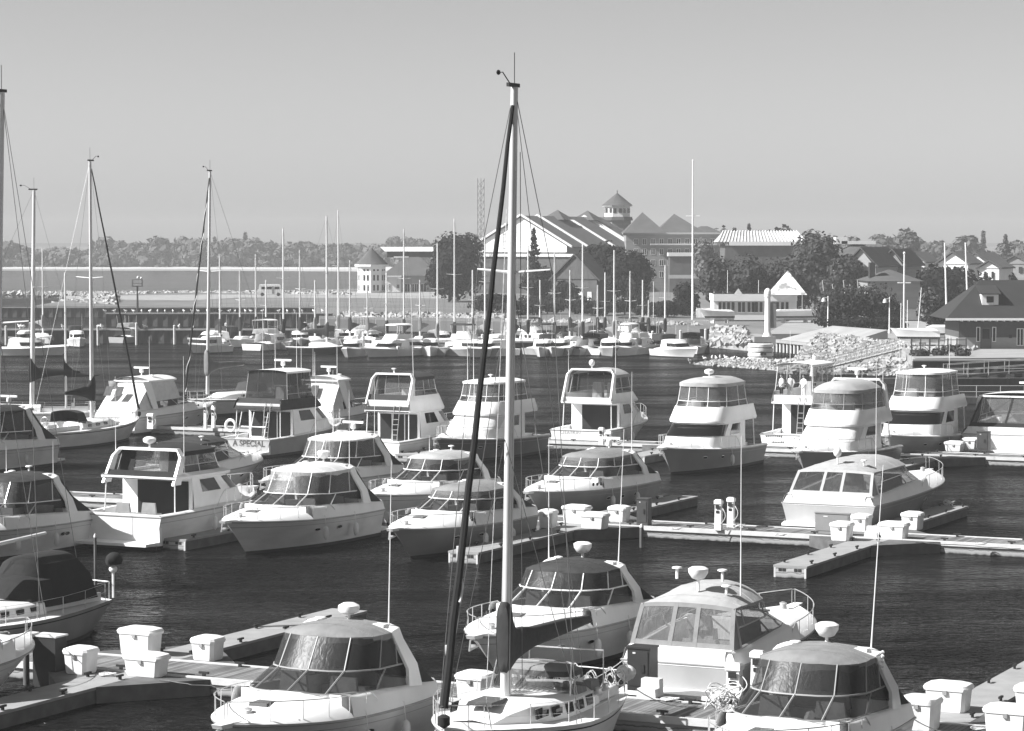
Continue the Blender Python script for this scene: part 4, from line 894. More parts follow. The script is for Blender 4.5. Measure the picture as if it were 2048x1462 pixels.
for k in range(9): y = 1.15 - k * .13; m.box(-.02, -.004, y - .045, y + .03, .95 + .06 * math.sin(math.pi * k / 8), 1.07 + .06 * math.sin(math.pi * k / 8) + rr.uniform(-.02, .02))
for k in range(8): y = .75 - k * .11; m.box(-.02, -.004, y - .035, y + .03, .58, .70 + rr.uniform(-.03, .02))
m.build('stern_lettering', G('letter_dark', .06, .6, .1), t)
t, H = flybridge('motor_yacht', 'white flybridge yacht with tall clear-panelled pale enclosure, right of the sportfisher', **fr((1597, 900), 1.75, 1806, 4.4), group=FG, hull=HULLG, zr=2.75, zc=3.7, zt=5.35, top=CANL, vin=VIN, rad='bar', arch=True, ants=((.9, 1.5, 0, 0),), crown=.5, front='cover', frames=GELG)
t, H = flybridge('motor_yacht', 'white flybridge yacht with slim framed bridge windows behind the far dock boxes', **fr((1775, 868), 1.75, 1952, 4.5), group=FG, hull=G('hull_silver', .34, .25, .08, .8), zr=2.9, zc=3.75, zt=5.4, hardtop=True, vin=VIN, rad='disc', arch=False, ants=((.9, 2.2, 0, 0), (-.9, 2.0, 0, 0)), crown=.12, frames=GEL)
t, H = cruiser('cabin_cruiser', 'dark-canopied cruiser at the left edge of the far row, a dinghy behind it', **fr((-190, 905), 1.6, 120, 3.8), group=CG, canv=CANK, top=3.8, rad='bar', drape=CANK, vin=VIND, ants=())
# sailboats near
t, H = sailboat('sailboat', 'foreground sailboat with the tallest mast, black furled jib and dark boom cover', **fr((882, 1466), 1.4, 1300, 4.3), full=1.55, trunk=(.20, .80, .50), mpx=(1011, 172), rakepx=18, coverw=.7, spru=.70, spw=.25, trunkm=GEL, cover=CAND, jib=CANK, lod=2, spr=1, boomz=1.75, coverh=1.35, jr=.115, mr=.14, jibstripe=((.06, .10), (.17, .26)), stripe=CAND, boomL=5.2)
L_ = H.L
for q, w in ((.70, .5), (.50, .42)): MB().box(q * L_ - w, q * L_ + w, -w * .75, w * .75, H.zs(q) + .50, H.zs(q) + .60, .04, .04).build('deck_hatch', WIN2, t)
for i in range(5):
    q = .30 + i * .085; b = H.bs(q) * .68; z = H.zs(q) + .05
    for sd in (1, -1): MB().hexa([(q * L_ - .2, sd * b * .99 - .02, z + .10), (q * L_ + .2, sd * b * .99 - .02, z + .10), (q * L_ + .2, sd * b * .99 + .02, z + .10), (q * L_ - .2, sd * b * .99 + .02, z + .10), (q * L_ - .2, sd * b * .95 - .01, z + .36), (q * L_ + .2, sd * b * .95 - .01, z + .36), (q * L_ + .2, sd * b * .95 + .03, z + .36), (q * L_ - .2, sd * b * .95 + .03, z + .36)]).build('port_window', WIN, t)
for q, y in ((.16, 1.25), (.16, -1.25), (.24, 1.35), (.24, -1.35), (.36, .6), (.36, -.6), (.33, .75), (.33, -.75)): MB().lathe([(.10, 0), (.12, .05), (.08, .12), (.09, .2), (.03, .22)], (q * L_, y, H.zs(q) + (.32 if q < .3 else .56)), 10).build('winch', STEEL, t)
rnd = random.Random(11)
for i in range(9):
    y0 = -.5 + i * .13; MB().tube([(.58 * L_ - rnd.random() * .3, y0 * .3, H.zs(.5) + .62), (.45 * L_, y0, H.zs(.5) + .60), (.34 * L_, y0 * 1.3, H.zs(.4) + .60)], .012, 4).build('halyard', ROPE, t)
for i in range(14):
    c0_ = Vector((.15 + rnd.random() * .5, rnd.uniform(-1.35, 1.35), 1.3 + rnd.random() * .45)); pts = []
    for j in range(26): a_ = j * .55; pts.append(c0_ + Vector((.10 * math.cos(a_ * .3), .16 * math.cos(a_), .24 * math.sin(a_) + .02 * math.sin(j))))
    MB().tube(pts, .014, 4).build('coiled_line', ROPE, t)
m = MB(); m.tube([(1.2, 1.1, 1.4), (1.2, 1.1, 2.5), (1.3, -1.1, 2.5), (1.3, -1.1, 1.4)], .025, 5); m.tube([(3.6, 1.2, 1.5), (3.3, 1.1, 2.45), (3.3, -1.1, 2.45), (3.6, -1.2, 1.5)], .025, 5); m.build('bimini_frame', STEEL, t)
rg = [ring(.30 * L_, .43 * L_, 1.25, H.zs(.35) + .5, .6), ring(.30 * L_, .40 * L_, 1.1, H.zs(.35) + 1.1, .5)]; m = MB(); m.grid(dome(rg[1], .18)); m.grid([[p - Vector((0, 0, .15)) for p in rg[1]], rg[1]]); m.build('dodger_top', CANM, t, 50); MB().grid(rg).build('dodger_window', VIND, t)
for i in range(3): m = MB(); m.tube([(.9 + .5 * i, -1.45, 1.35), (.9 + .5 * i, -1.5, 1.95)], .14, 9); m.build('fender', FEND, t)
m = MB(); m.ell((.1, 1.3, 1.75), .18, .3, .22); m.build('horseshoe_buoy', GEL2, t); MB().box(2.2, 2.9, -1.3, -.7, 1.5, 1.75, .05, .05).build('cushion', CAND, t); MB().box(1.6, 2.2, .6, 1.2, 1.5, 1.8, .05, .05).build('cushion', CANM, t)
xm_ = bis(lambda q: proj(Vector(t.location) - U1 * q + Vector((0, 0, 2)))[0] - 1011, 0, L_)
for i, (dx, dy, top_) in enumerate(((.28, .12, 15.5), (.3, -.14, 14.5), (-.35, .10, 16.0), (-.38, -.12, 12.0))): rope(t, (xm_ + dx * 1.4, dy * 2.5, 1.9), (xm_ + dx * .5 - .5, dy, top_), 0, 'halyard', .011, ROPE if i % 2 else WIRE)
for sd in (1, -1):
    for (x0, z0, x1) in ((.60 * L_, 1.4, .605 * L_),): rope(t, (x0 - .7, sd * 1.9, 1.4), (x1 - .2, 0, 8.5), 0, 'lower_shroud', .010, WIRE)
rope(t, (.1, 1.6, 1.3), (-2.2, 2.6, .55), .2); rope(t, (.1, -1.6, 1.3), (-2.2, -2.4, .55), .2); rope(t, (L_ - .3, -.3, 1.4), (L_ - 5, -4.2, .6), .4)
t, H = sailboat('sailboat', 'sailboat at the left edge with dark sheer stripe and black cockpit tent', **fr((-262, 1268), 1.4, 236, 3.9, 11.5), mpx=(-15, 182), rakepx=18, mr=.15, cover=None, jib=None, lod=2, dodger=CANK, stripe=CAND, hull=G('hull_palegrey', .30, .25, .1, .8), boomL=3)
rg = [ring(.9, 4.4, 1.25, 1.35, 1.2), ring(1.2, 4.2, 1.15, 2.2, 1.0), ring(1.6, 3.9, .9, 2.75, .9)]
m = MB().grid(rg); m.grid(dome(rg[2], .25)); m.grid([[r[0] for r in rg], [r[-1] for r in rg]]); m.build('cockpit_tent', CANK, t, 60)
m = MB(); m.tube([(-.1, 1.2, 1.2), (-.1, 1.2, 2.3)], .05, 6); m.ell((-.1, 1.2, 2.2), .15, .15, .13); m.build('outboard_bracket', GEL, t); MB().ell((-.15, 1.2, 2.5), .36, .3, .30, 10, 6, -.4).build('outboard_hood', CANK, t)
t, H = sailboat('sailboat', 'white sailboat on the far dock at left with black furled jib slanting to its masthead', **st((18, 900), 118, 280, 1.3, B=3.6), mpx=(184, 322), cover=CANK, jib=CANK, rakepx=-4, lod=1, dodger=CANK, spr=1, boomz=2.2, stripe=CAND, coverh=1.25, boomL=3.0, coverw=.7)
t, H = sailboat('sailboat', 'sailboat behind the white lamp posts with black and white spiral furled jib', **fr((368, 803), 1.3, 600, 3.4), mpx=(415, 342), rakepx=5, cover=CANM, jib=CANK, lod=1, jibstripe=((.0, .25), (.3, .55), (.6, .95)), spr=1, dodger=CAND)
t, H = cruiser('motor_boat', 'white bow with rail entering at the left edge below the moored sailboat', **st((-330, 1440), -200, 57, 1.5, B=3.4), group=CG, canv=CANL, top=3.2, rad=None)
# dinghy on the stern of the black-canopied cruiser
def dinghy(c, L, rz, label, mat=GEL2):
    t = thing('dinghy', label, 'dinghy', c, rz); m = MB()
    pts = [(0, .6, .25), (L * .5, .62, .25), (L * .85, .42, .32), (L, 0, .42), (L * .85, -.42, .32), (L * .5, -.62, .25), (0, -.6, .25)]; m.tube(pts, .22, 8); m.build('tube', mat, t)
    MB().prism([(0, .5), (L * .8, .4), (L * .93, 0), (L * .8, -.4), (0, -.5)], .1, .2).build('floor', CANM, t); return t
dinghy(P(22, 893, 1.2), 3.4, ANG1 + .25, 'grey inflatable dinghy lying across the stern of the black-canopied cruiser at left')
# people on the sportfisher bridge
def person(c, rz, label, shirt, legs, pose='stand', arms=(0, 0), hgt=1.75, hair=RUB, z0=0):
    t = thing('person', label, 'person', c, rz); k = hgt / 1.75
    bm_v = [(0, 0, .95), (0, 0, 1.15), (0, 0, 1.38), (0, 0, 1.50), (.01, 0, 1.60), (0, .17, 1.40), (.05, .24, 1.14), (.20, .22, .98), (.26, .21, .93), (0, -.17, 1.40), (.05, -.24, 1.14), (.20, -.22, .98), (.26, -.21, .93),
            (0, .09, .90), (.03, .11, .50), (0, .12, .09), (.14, .14, .04), (0, -.09, .90), (.0, -.11, .50), (-.03, -.12, .09), (.11, -.14, .04)]
    rr = [.14, .13, .16, .06, .055, .055, .045, .035, .03, .055, .045, .035, .03, .095, .065, .045, .04, .095, .065, .045, .04]
    ed = [(0, 1), (1, 2), (2, 3), (3, 4), (2, 5), (5, 6), (6, 7), (7, 8), (2, 9), (9, 10), (10, 11), (11, 12), (0, 13), (13, 14), (14, 15), (15, 16), (0, 17), (17, 18), (18, 19), (19, 20)]
    me = bpy.data.meshes.new('body'); me.from_pydata([(x * k, y * k, z * k) for x, y, z in bm_v], ed, []); o = bpy.data.objects.new('body', me); COL.objects.link(o); o.parent = t
    sm = o.modifiers.new('skin', 'SKIN'); sub = o.modifiers.new('sub', 'SUBSURF'); sub.levels = sub.render_levels = 1
    for i, v in enumerate(me.skin_vertices[0].data): v.radius = (rr[i] * k, rr[i] * k * (1.25 if i in (0, 1, 2) else 1)); v.use_root = (i == 0)
    me.materials.append(SKIN)
    MB().ell((.02, 0, 1.66 * k), .085, .075, .115, 10, 8).build('head', SKIN, t)
    m = MB(); m.ell((0, 0, 1.70 * k), .10, .088, .10, 10, 8, -.15); m.build('hair', hair, t)
    m = MB(); m.lathe([(.18, .92), (.165, 1.1), (.19, 1.3), (.16, 1.44), (.07, 1.5)], n=12)
    for sd in (1, -1): m.tube([(0, sd * .13, 1.42), (.02, sd * .21, 1.28), (.05, sd * .25, 1.16)], .075, 8, .065)
    for i in range(len(m.v)): x, y, z = m.v[i]; m.v[i] = (x * k * .95, y * k * 1.12, z * k)
    m.build('shirt', shirt, t, 60)
    m = MB()
    for sd in (1, -1): m.tube([(0, sd * .085, .96), (.02, sd * .10, .72), (.025, sd * .11, .50)] + ([(0, sd * .12, .12)] if legs[1] else []), .105, 8, .07)
    for i in range(len(m.v)): x, y, z = m.v[i]; m.v[i] = (x * k, y * k, z * k)
    m.build('trousers' if legs[1] else 'shorts', legs[0], t, 60); return t

RO = RB[0]
def onr(x, y): p = RO + U1 * x - U2 * y; p.z = RB[1]; return p
person(onr(2.3, .95), R(200), 'person in white shirt and dark shorts, left of three on the flying bridge', GEL2, (CAND, 0))
person(onr(2.6, .45), R(250), 'person in pale shirt and long white trousers, middle of three on the flying bridge', GEL2, (GEL2, 1))
person(onr(2.4, -.55), R(215), 'person in cap and white clothes, right of three on the flying bridge', GEL, (GEL2, 1))
# gull-like heron on the named stern rail left out: only gulls on walls are built
# small far boats
FS = 'sailboats in the far basin'; FM = 'motor boats in the far basin'
def farsail(px, py, ytop, ang, L, label, hull=HULLW, cover=CANM, jib=None, mx=.58, **kw):
    p = P(px, py, 0); a = R(ang); h = Vector((math.cos(a), math.sin(a), 0)); kw.setdefault('spr', 1); kw.setdefault('lod', 0)
    return sailboat('sailboat', label, p - h * (mx * L), a, L, L * .32, mpx=(px, ytop), group=FS, hull=hull, cover=cover, jib=jib, fb=1.2, fs=.9, boomz=1.7, coverh=1.3, jr=.07, mr=.12, **kw)
sailboat('ketch', 'two-masted sailboat at left with dark covers on both booms, behind the black-canopied cruiser', P(190, 853, 0), R(188), 11.5, 3.5, mpx=(64, 380), mizzen=(132, 545), rakepx=4, group=None, cover=CANK, jib=None, lod=1, boomz=2.7, coverh=1.25, boomL=3.4, coverw=.8)
G1 = 'small white sailboat with bare mast, '
for a_ in ((86, 688, 497, -60, 8, G1 + 'at the timber pier left of the dark-masted ketch top'), (440, 700, 508, -75, 8, G1 + 'just right of the spiral-furled jib mast'), (512, 694, 508, -120, 8, G1 + 'in front of the gull wall, leaning mast'),
    (567, 700, 457, -70, 9, 'sailboat with dark sail cover left of the black-hulled one'), (677, 690, 420, -80, 9, 'white sailboat with the tallest far mast, crossing the black-hulled one'), (773, 704, 545, -50, 8, G1 + 'short mast right of the white hardtop boat'),
    (808, 700, 458, -100, 9, 'sailboat with dark boom cover in front of the low dark hall'), (875, 712, 487, -70, 9, 'white sailboat in front of the broad dark tree, left mast'), (909, 708, 437, -85, 10, 'sailboat with thick bright mast in front of the broad dark tree'),
    (1056, 702, 490, -70, 8, G1 + 'directly in front of the spruce'), (1109, 709, 505, -105, 8, G1 + 'between the spruce and the thick-masted boat'), (1165, 707, 487, -60, 10, 'sailboat with thick bright mast in front of the pair of trees'),
    (1228, 705, 500, -75, 9, 'sailboat with grey boom cover in front of the rounded dark tree'), (1260, 697, 542, -110, 8, G1 + 'at the right edge of the rounded dark tree'), (1330, 698, 530, -80, 8, 'white sailboat nearest the tall flagpole on its left'), (1297, 696, 600, -95, 7, G1 + 'shortest mast, left of the flagpole'), (1030, 700, 575, -100, 7, G1 + 'just right of the foreground mast'), (970, 700, 470, -75, 8, G1 + 'behind the foreground black furled jib')):
    farsail(*a_, hull=random.choice([HULLW, GEL, HULLG]), cover=random.choice([CAND, CANM, CANK, CAND]))
t = farsail(654, 709, 432, -8, 8.5, 'black-hulled sailboat lying broadside in the far basin', hull=HULLD, cover=CAND)
def small_motor(px, py, ang, L, label, kind='cabin', hull=GEL):
    p = P(px, py, 0); B = L * .36; t = thing('motor_boat', label, 'motor boat', p, R(ang), FM); H = Hull(L, B, 1.2, .9, rake=.9); H.build(t, hull)
    rows = []
    for i in range(9):
        q = .12 + .88 * i / 8; b = H.bs(q); z = H.zs(q); rows.append([(q * L, b, z), (q * L, b * .7, z + .12), (q * L, 0, z + .2), (q * L, -b * .7, z + .12), (q * L, -b, z)])
    MB().grid(rows).build('deck', GEL, t)
    w = B * .38; z = 1.0
    r0, r1, r2 = ring(.25 * L, .72 * L, w, z, .9), ring(.27 * L, .64 * L, w * .95, z + .75, .9), ring(.27 * L, .60 * L, w * .92, z + 1.0, .9)
    m = MB().grid([r0, r1, r2]); m.grid(dome(r2, .12)); m.build('cabin', GEL, t); n = len(r0); lo = [r0[i].lerp(r1[i], .35) * 1.0 for i in range(2, n - 2)]; hi = [r0[i].lerp(r1[i], .9) for i in range(2, n - 2)]
    pu = lambda v: Vector((v.x + .02, v.y * 1.03, v.z)); MB().grid([[pu(v) for v in lo], [pu(v) for v in hi]]).build('window', WIN, t)
    if kind == 'fly':
        f = [ring(.2 * L, .55 * L, w, z + 1.12, .8), ring(.22 * L, .50 * L, w * .9, z + 1.7, .8)]; MB().grid(f).build('flybridge', GEL, t); g = [ring(.2 * L, .5 * L, w * .95, z + 2.7, .8), ring(.2 * L, .5 * L, w * .95, z + 2.8, .8)]; m = MB().grid(g); m.grid(dome(g[1], .12)); m.build('bimini_top', GEL if hull == GEL else CAND, t)
        [MB().tube([f[1][i], g[0][i]], .03, 4).build('top_post', STEEL, t) for i in (0, 5, n - 6, n - 1)]
    if kind == 'canvas': g = [ring(.0 * L + .3, .3 * L, w, z + .9, .4), ring(.3, .32 * L, w, z + 1.6, .4)]; m = MB().grid(g); m.grid(dome(g[1], .1)); m.build('canvas', CAND, t)
    whip(t, .3 * L, w * .8, z + 1, 2.2); return t
for a_ in ((-20, 712, -5, 9.5, 'long white cruiser with dark hull bottom at the far left edge', 'cabin', GEL), (78, 692, -120, 6, 'small white boat with windshield frame at the far left pier', 'cabin', GEL), (150, 692, -75, 6.5, 'small open boat between the two left far masts', 'canvas', GEL), (232, 688, 62, 7.5, 'small white fishing boat with dark frame top seen from astern at the far pier', 'fly', HULLG),
    (455, 705, -130, 6.5, 'small white round-bowed boat left of the white flybridge boat', 'cabin', GEL), (503, 703, 60, 9, 'white flybridge boat in the far basin left of the black hull', 'fly', GEL), (760, 692, 150, 8, 'white boat with square wheelhouse windows right of the black hull', 'cabin', GEL), (770, 712, 10, 7, 'low white boat nearest the viewer right of the dark posts', 'canvas', GEL),
    (945, 711, 60, 6.5, 'square white stern beside the thick bright far mast', 'cabin', GEL), (1010, 700, -110, 7, 'white cabin boat just left of the spruce foot in the far basin', 'cabin', GEL), (1085, 703, -70, 6.5, 'low white cabin boat below the spruce', 'canvas', GEL), (1145, 712, 50, 7, 'grey-sided boat with white cabin left of the thick-masted one', 'cabin', HULLG), (1200, 706, -120, 6.5, 'white cuddy boat under the pair of trees', 'canvas', GEL), (1350, 701, 175, 7.5, 'long low white boat at the end of the timber pier', 'cabin', GEL), (1290, 706, -60, 6.5, 'white boat with dark window below the flagpole left side', 'cabin', GEL)):
    small_motor(*a_)

_rnd = random.Random(21); _w = ('open', 'half-hidden', 'blunt', 'slim', 'tarped', 'low', 'tall-cabined', 'grey-sided', 'short', 'broad')
_far = []
for i, x in enumerate((716, 790, 830, 862, 892, 985, 1022, 1062, 1098, 1128, 1180, 1215, 1246, 1272, 1316, 1378)): _far.append((x, 712 - (i % 2) * 2, 'front'))
for i, x in enumerate((420, 470, 545, 600, 640, 700, 735, 850, 925, 960, 1040, 1120, 1190, 1240, 1300)): _far.append((x, 692 + (i % 3), 'back'))
_ord = ('first', 'second', 'third', 'fourth', 'fifth', 'sixth', 'seventh', 'eighth', 'ninth', 'tenth', 'eleventh', 'twelfth', 'thirteenth', 'fourteenth', 'fifteenth', 'sixteenth')
_n = {'front': 0, 'back': 0}
for x, y, rw in _far:
    lab = 'small white boat, %s from the left in the %s line of the centre far basin' % (_ord[_n[rw]], 'nearer' if rw == 'front' else 'farther'); _n[rw] += 1
    small_motor(x, y, _rnd.choice((-120, -95, -70, -50, 60, 80)) + _rnd.uniform(-10, 10), _rnd.uniform(6.5, 9), lab, _rnd.choice(('cabin', 'canvas', 'cabin', 'fly')), _rnd.choice((GEL, GEL, HULLW, HULLG)))
for i, (x, yt) in enumerate(((480, 540), (532, 560), (600, 500), (630, 560), (700, 520), (735, 570), (840, 560), (945, 540), (1080, 560), (1140, 540), (1195, 570), (1210, 545), (1285, 560))):
    farsail(x, 695, yt, _rnd.choice((-110, -80, -60)), 7.5, 'slender far sailboat, %s from the left among the boats along the low piers' % _ord[i], cover=_rnd.choice((CAND, CANM)))
# ---------------------------------------------------------------- shores
GRASS = G('lawn', .13, .9, .25, .08, detail=8); SAND = G('beach_sand', .50, .9, .15, .05); CONC = G('concrete', .28, .8, .15, .4)
ROCK = G('riprap_stone', .30, .85, .35, .8, bump=.3, bscale=3); SHEET = G('sheet_piling', .030, .7, .5, .5, stretch=(3, 3, .3)); WOODD = G('dark_timber', .05, .8, .4, 1, stretch=(2, 2, .4))
def sheet(name, pts, mat, kind='structure', z=None):
    return MB().add(pts, [tuple(range(len(pts)))]).build(name, mat, kind=kind)
def skirt_land(name, top, mat, zb=-1.0):
    n = len(top); m = MB(); m.add(list(top) + [(p[0], p[1], zb) for p in top], [tuple(range(n))] + [(i, (i + 1) % n, n + (i + 1) % n, n + i) for i in range(n)]); return m.build(name, mat, kind='structure')
Z1 = 1.7
skirt_land('ground', [P(70, 611, Z1), P(300, 613.5, Z1), P(632, 614, Z1), P(640, 638, Z1), P(1000, 643, Z1), P(1100, 652, Z1), P(1300, 655, Z1), P(1400, 658, Z1), P(1480, 655, Z1), P(1560, 660, Z1), P(1600, 652, Z1),
    P(2300, 640, Z1), P(2600, 560, Z1), P(2600, 505, Z1), P(900, 512, Z1), P(720, 577, Z1), P(440, 583, Z1), P(200, 590, Z1)][::-1], GRASS)
def strip(name, pts, mat, z): return sheet(name, [P(x, y, z) for x, y in pts], mat)
strip('path', [(130, 598), (380, 601), (480, 595), (900, 597), (900, 592), (440, 589), (130, 592)], CONC, Z1 + .03)
strip('paved_plaza', [(560, 590), (905, 593), (905, 582), (590, 584)], CONC, Z1 + .06)
# right-hand quay
skirt_land('quay', [P(1530, 668, 2.1), P(1664, 667, 2.1), P(1790, 690, 2.1), P(1830, 717, 2.1), P(2400, 712, 2.1), P(2400, 628, 2.1), P(1600, 630, 2.1)][::-1], CONC)
# far shore
fs_ = [P(-300, 541), P(400, 541), P(760, 543), P(1100, 546), P(2500, 560), (2600, 900, 0), (3000, 3000, 0), (-3000, 3000, 0), (-2200, 1400, 0)]
skirt_land('far_shore', [Vector((p[0], p[1], .8)) for p in fs_][::-1], SAND)
hill = MB(); rows = []
for i in range(31):
    x = -900 + i * 60; rows.append([(x, 1275, .9), (x, 1300, 3 + 2 * math.sin(i * .9)), (x, 1400, 6 + 2 * math.sin(i * .5)), (x, 2300, 8)])
hill.grid(rows).build('hills', GRASS, kind='structure')
# leaf masses
def leafmat(name, v, var=.4, sc=.12):
    return G(name, v, .9, var, sc, spec=.1, detail=6)
LF = leafmat('foliage_far_hazed', .10, .35, .05); LM = leafmat('foliage_mid', .045, .5, .3); LDK = leafmat('foliage_dark', .016, .5, .4); LGT = leafmat('foliage_light', .10, .4, .3); BARK = G('bark', .06, .9, .3, 3)  # far foliage colour paled to stand in for part of the haze
def leaves(m, c, rx, ry, rz, n, s, rnd, shell=.55):
    for _ in range(n):
        while True:
            d = Vector((rnd.gauss(0, 1), rnd.gauss(0, 1), rnd.gauss(0, 1)))
            if d.length > .01: break
        d.normalize(); r = shell + (1 - shell) * rnd.random() ** .6
        p = Vector((c[0] + d.x * rx * r, c[1] + d.y * ry * r, c[2] + d.z * rz * r)); q = s * rnd.uniform(.6, 1.4)
        nn = (d + Vector((rnd.uniform(-.7, .7), rnd.uniform(-.7, .7), rnd.uniform(-.4, .8)))).normalized(); a = nn.orthogonal().normalized(); b = nn.cross(a)
        an = rnd.random() * 6.28; a2 = a * math.cos(an) + b * math.sin(an); b2 = nn.cross(a2); o = len(m.v)
        m.v += [tuple(p + a2 * q), tuple(p + b2 * q * .7), tuple(p - a2 * q), tuple(p - b2 * q * .7)]; m.f.append((o, o + 1, o + 2, o + 3))
def crown(m, c, w, h, n, s, rnd, lobes=7, kind='round'):
    if kind == 'cone':
        k = 12
        for i in range(k):
            u = i / (k - 1); z = c[2] - h / 2 + h * (.04 + .92 * u); r = w / 2 * (1.02 - u) * (.85 + .3 * rnd.random()); 
            for j in range(max(2, int(5 * (1 - u)) + 1)):
                a = rnd.random() * 6.28; leaves(m, (c[0] + r * .55 * math.cos(a), c[1] + r * .55 * math.sin(a), z - .1 * r), r * .5 + .2, r * .5 + .2, h * .05 + .1, int(n / 45), s, rnd, .2)
        return
    for i in range(lobes):
        a = rnd.random() * 6.28; u = rnd.uniform(-.8, .75); rr = math.sqrt(max(0, 1 - u * u)) * .55 * rnd.uniform(.5, 1.05)
        lc = (c[0] + w / 2 * rr * math.cos(a), c[1] + w / 2 * rr * math.sin(a), c[2] + h / 2 * u * .68); lr = rnd.uniform(.26, .46)
        leaves(m, lc, w * lr * 1.0, w * lr * 1.0, h * lr * .72, n // lobes, s, rnd, .5)
def tree(px, ptop, pbase, wpx, D, label, mat=None, n=1500, s=.45, kind='round', group=None, name='tree', lobes=9, trunk=True, zb=Z1, bare=False):
    rnd = random.Random(int(px * 7 + ptop)); X = (px - 1024) / FPX * D; k = D / FPX
    zt = CAMH + (HOR - ptop) * k; zbv = zb; w = wpx * k; t = thing(name, label, 'tree' if name != 'bush' else 'bush', (X, D, zbv), 0, group)
    H_ = zt - zbv; zc0 = (H_ * .07 if kind == 'round' and name == 'tree' else 0)
    m = MB(); crown(m, (0, 0, (H_ + zc0) / 2), w, H_ - zc0, n, s, rnd, lobes, kind); m.build('crown' if name == 'tree' else 'foliage', mat or LM, t)
    m = MB(); r = max(.12, w * .025)
    m.tube([(0, 0, -.3), (0, 0, H_ * .3), (w * .02, 0, H_ * .6), (w * .03, 0, H_ * .9)], r, 6, r * .25)
    if kind == 'round':
        for i in range(7):
            a = i * 2.4; m.tube([(0, 0, H_ * (.2 + .05 * i)), (w * .2 * math.cos(a), w * .2 * math.sin(a), H_ * (.38 + .06 * i)), (w * .36 * math.cos(a), w * .36 * math.sin(a), H_ * (.5 + .055 * i))], r * .45, 5, r * .1)
    m.build('trunk' if name == 'tree' else 'stem', BARK, t)
    return t
rnd = random.Random(3)
def wood(name, x0, x1, D0, D1, tops, label, mat, n, s, dens):   # a far wood as one mass
    m = MB(); i = 0; px = x0
    while px < x1:
        D = rnd.uniform(D0, D1); k = D / FPX; top = tops(px) + rnd.uniform(-5, 9) - (10 if rnd.random() < .1 else 0); X = (px - 1024) * k; z = CAMH + (HOR - top) * k; w = rnd.uniform(9, 17) * (D / 1300) ** .5
        if rnd.random() < .16: crown(m, (X, D, z * .55), w * .55, z * .95, n, s * .8, rnd, 6, 'cone')
        else: crown(m, (X, D, z * .54), w, z * .95, n, s, rnd, 6)
        px += w / k * dens
    o = m.build(name, mat, kind='stuff'); return tag(o, label, 'wood')
def tl(px): return 486 + 4 * math.sin(px * .021) + 4 * math.sin(px * .0083 + 1) - (10 if 300 < px < 520 else 0) - (6 if px > 640 else 0)
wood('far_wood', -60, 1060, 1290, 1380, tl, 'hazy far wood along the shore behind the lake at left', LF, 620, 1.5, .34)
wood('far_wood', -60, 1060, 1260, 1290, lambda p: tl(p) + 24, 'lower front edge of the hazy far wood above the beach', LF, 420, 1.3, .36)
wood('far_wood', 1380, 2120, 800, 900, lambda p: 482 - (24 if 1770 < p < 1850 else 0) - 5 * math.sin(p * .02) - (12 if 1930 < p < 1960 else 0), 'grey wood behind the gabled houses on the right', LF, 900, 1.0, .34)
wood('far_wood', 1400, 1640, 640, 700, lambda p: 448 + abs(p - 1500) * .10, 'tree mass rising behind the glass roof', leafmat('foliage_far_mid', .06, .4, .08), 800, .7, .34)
# riprap
def rocks(pts, n, s, label, rnd, base=0.0, group=None, mat=None):
    """pts: quad corners (front-left, front-right, back-right, back-left) with heights"""
    a, b, c, d = [Vector(p) for p in pts]; m = MB()
    m.slab([a - Vector((0, 0, .3)), b - Vector((0, 0, .3)), c - Vector((0, 0, .3)), d - Vector((0, 0, .3))], (0, 0, -1.2))
    for _ in range(n):
        u, v = rnd.random(), rnd.random(); p = a.lerp(b, u).lerp(d.lerp(c, u), v); q = s * rnd.uniform(.5, 1.35); R_ = Matrix.Rotation(rnd.random() * 6, 3, Vector((rnd.random(), rnd.random(), rnd.random() + .1)).normalized())
        vs = [p + R_ @ Vector((x * q * rnd.uniform(.7, 1.2), y * q * rnd.uniform(.6, 1), z * q * rnd.uniform(.4, .8))) for x, y, z in ((-.5, -.5, -.5), (.5, -.5, -.5), (.5, .5, -.5), (-.5, .5, -.5), (-.4, -.4, .5), (.4, -.45, .5), (.45, .4, .5), (-.4, .4, .5))]
        m.hexa(vs)
    o = m.build('riprap', mat or ROCK, kind='stuff', sharp=20); return tag(o, label, 'rocks')
rnd = random.Random(5)
rocks([P(622, 659, 0), P(1010, 664, 0), P(1010, 632, 1.9), P(690, 628, 2.0)], 1500, .9, 'pale boulder slope behind the moored sailboats, centre left', rnd)
rocks([P(1010, 668, 0), P(1420, 672, 0), P(1400, 648, 1.9), P(1010, 640, 1.9)], 1100, .75, 'pale boulder bank behind the boats right of the big mast', rnd)
rocks([P(95, 612, .6), P(232, 609, Z1), P(238, 594, Z1 + .5), P(185, 592, 1.2)], 420, 1.3, 'grey boulder tip of the low point at far left', rnd, mat=G('riprap_far', .32, .9, .35, .3))
rocks([P(-30, 589, .5), P(700, 589, 1.8), P(700, 586, 1.9), P(-30, 587, .8)], 1500, 1.0, 'thin line of boulders along the lake edge', rnd)
rocks([P(1385, 729, 0), P(1560, 742, 0), P(1640, 722, .7), P(1450, 720, .4)], 1500, .42, 'low spit of pale stones in the water right of centre', rnd, mat=G('riprap_white', .28, .9, .45, .9, bump=.4, bscale=4))
rocks([P(1560, 748, 0), P(1800, 752, 0), P(1800, 690, 2.2), P(1640, 667, 2.2)], 2600, .62, 'bright boulder slope behind the gangway at right', rnd, mat=G('riprap_white'))
rocks([P(1420, 690, .3), P(1500, 686, 1.0), P(1490, 655, 2.2), P(1425, 658, 1.8)], 260, .8, 'small tumble of boulders left of the white pillar', rnd)
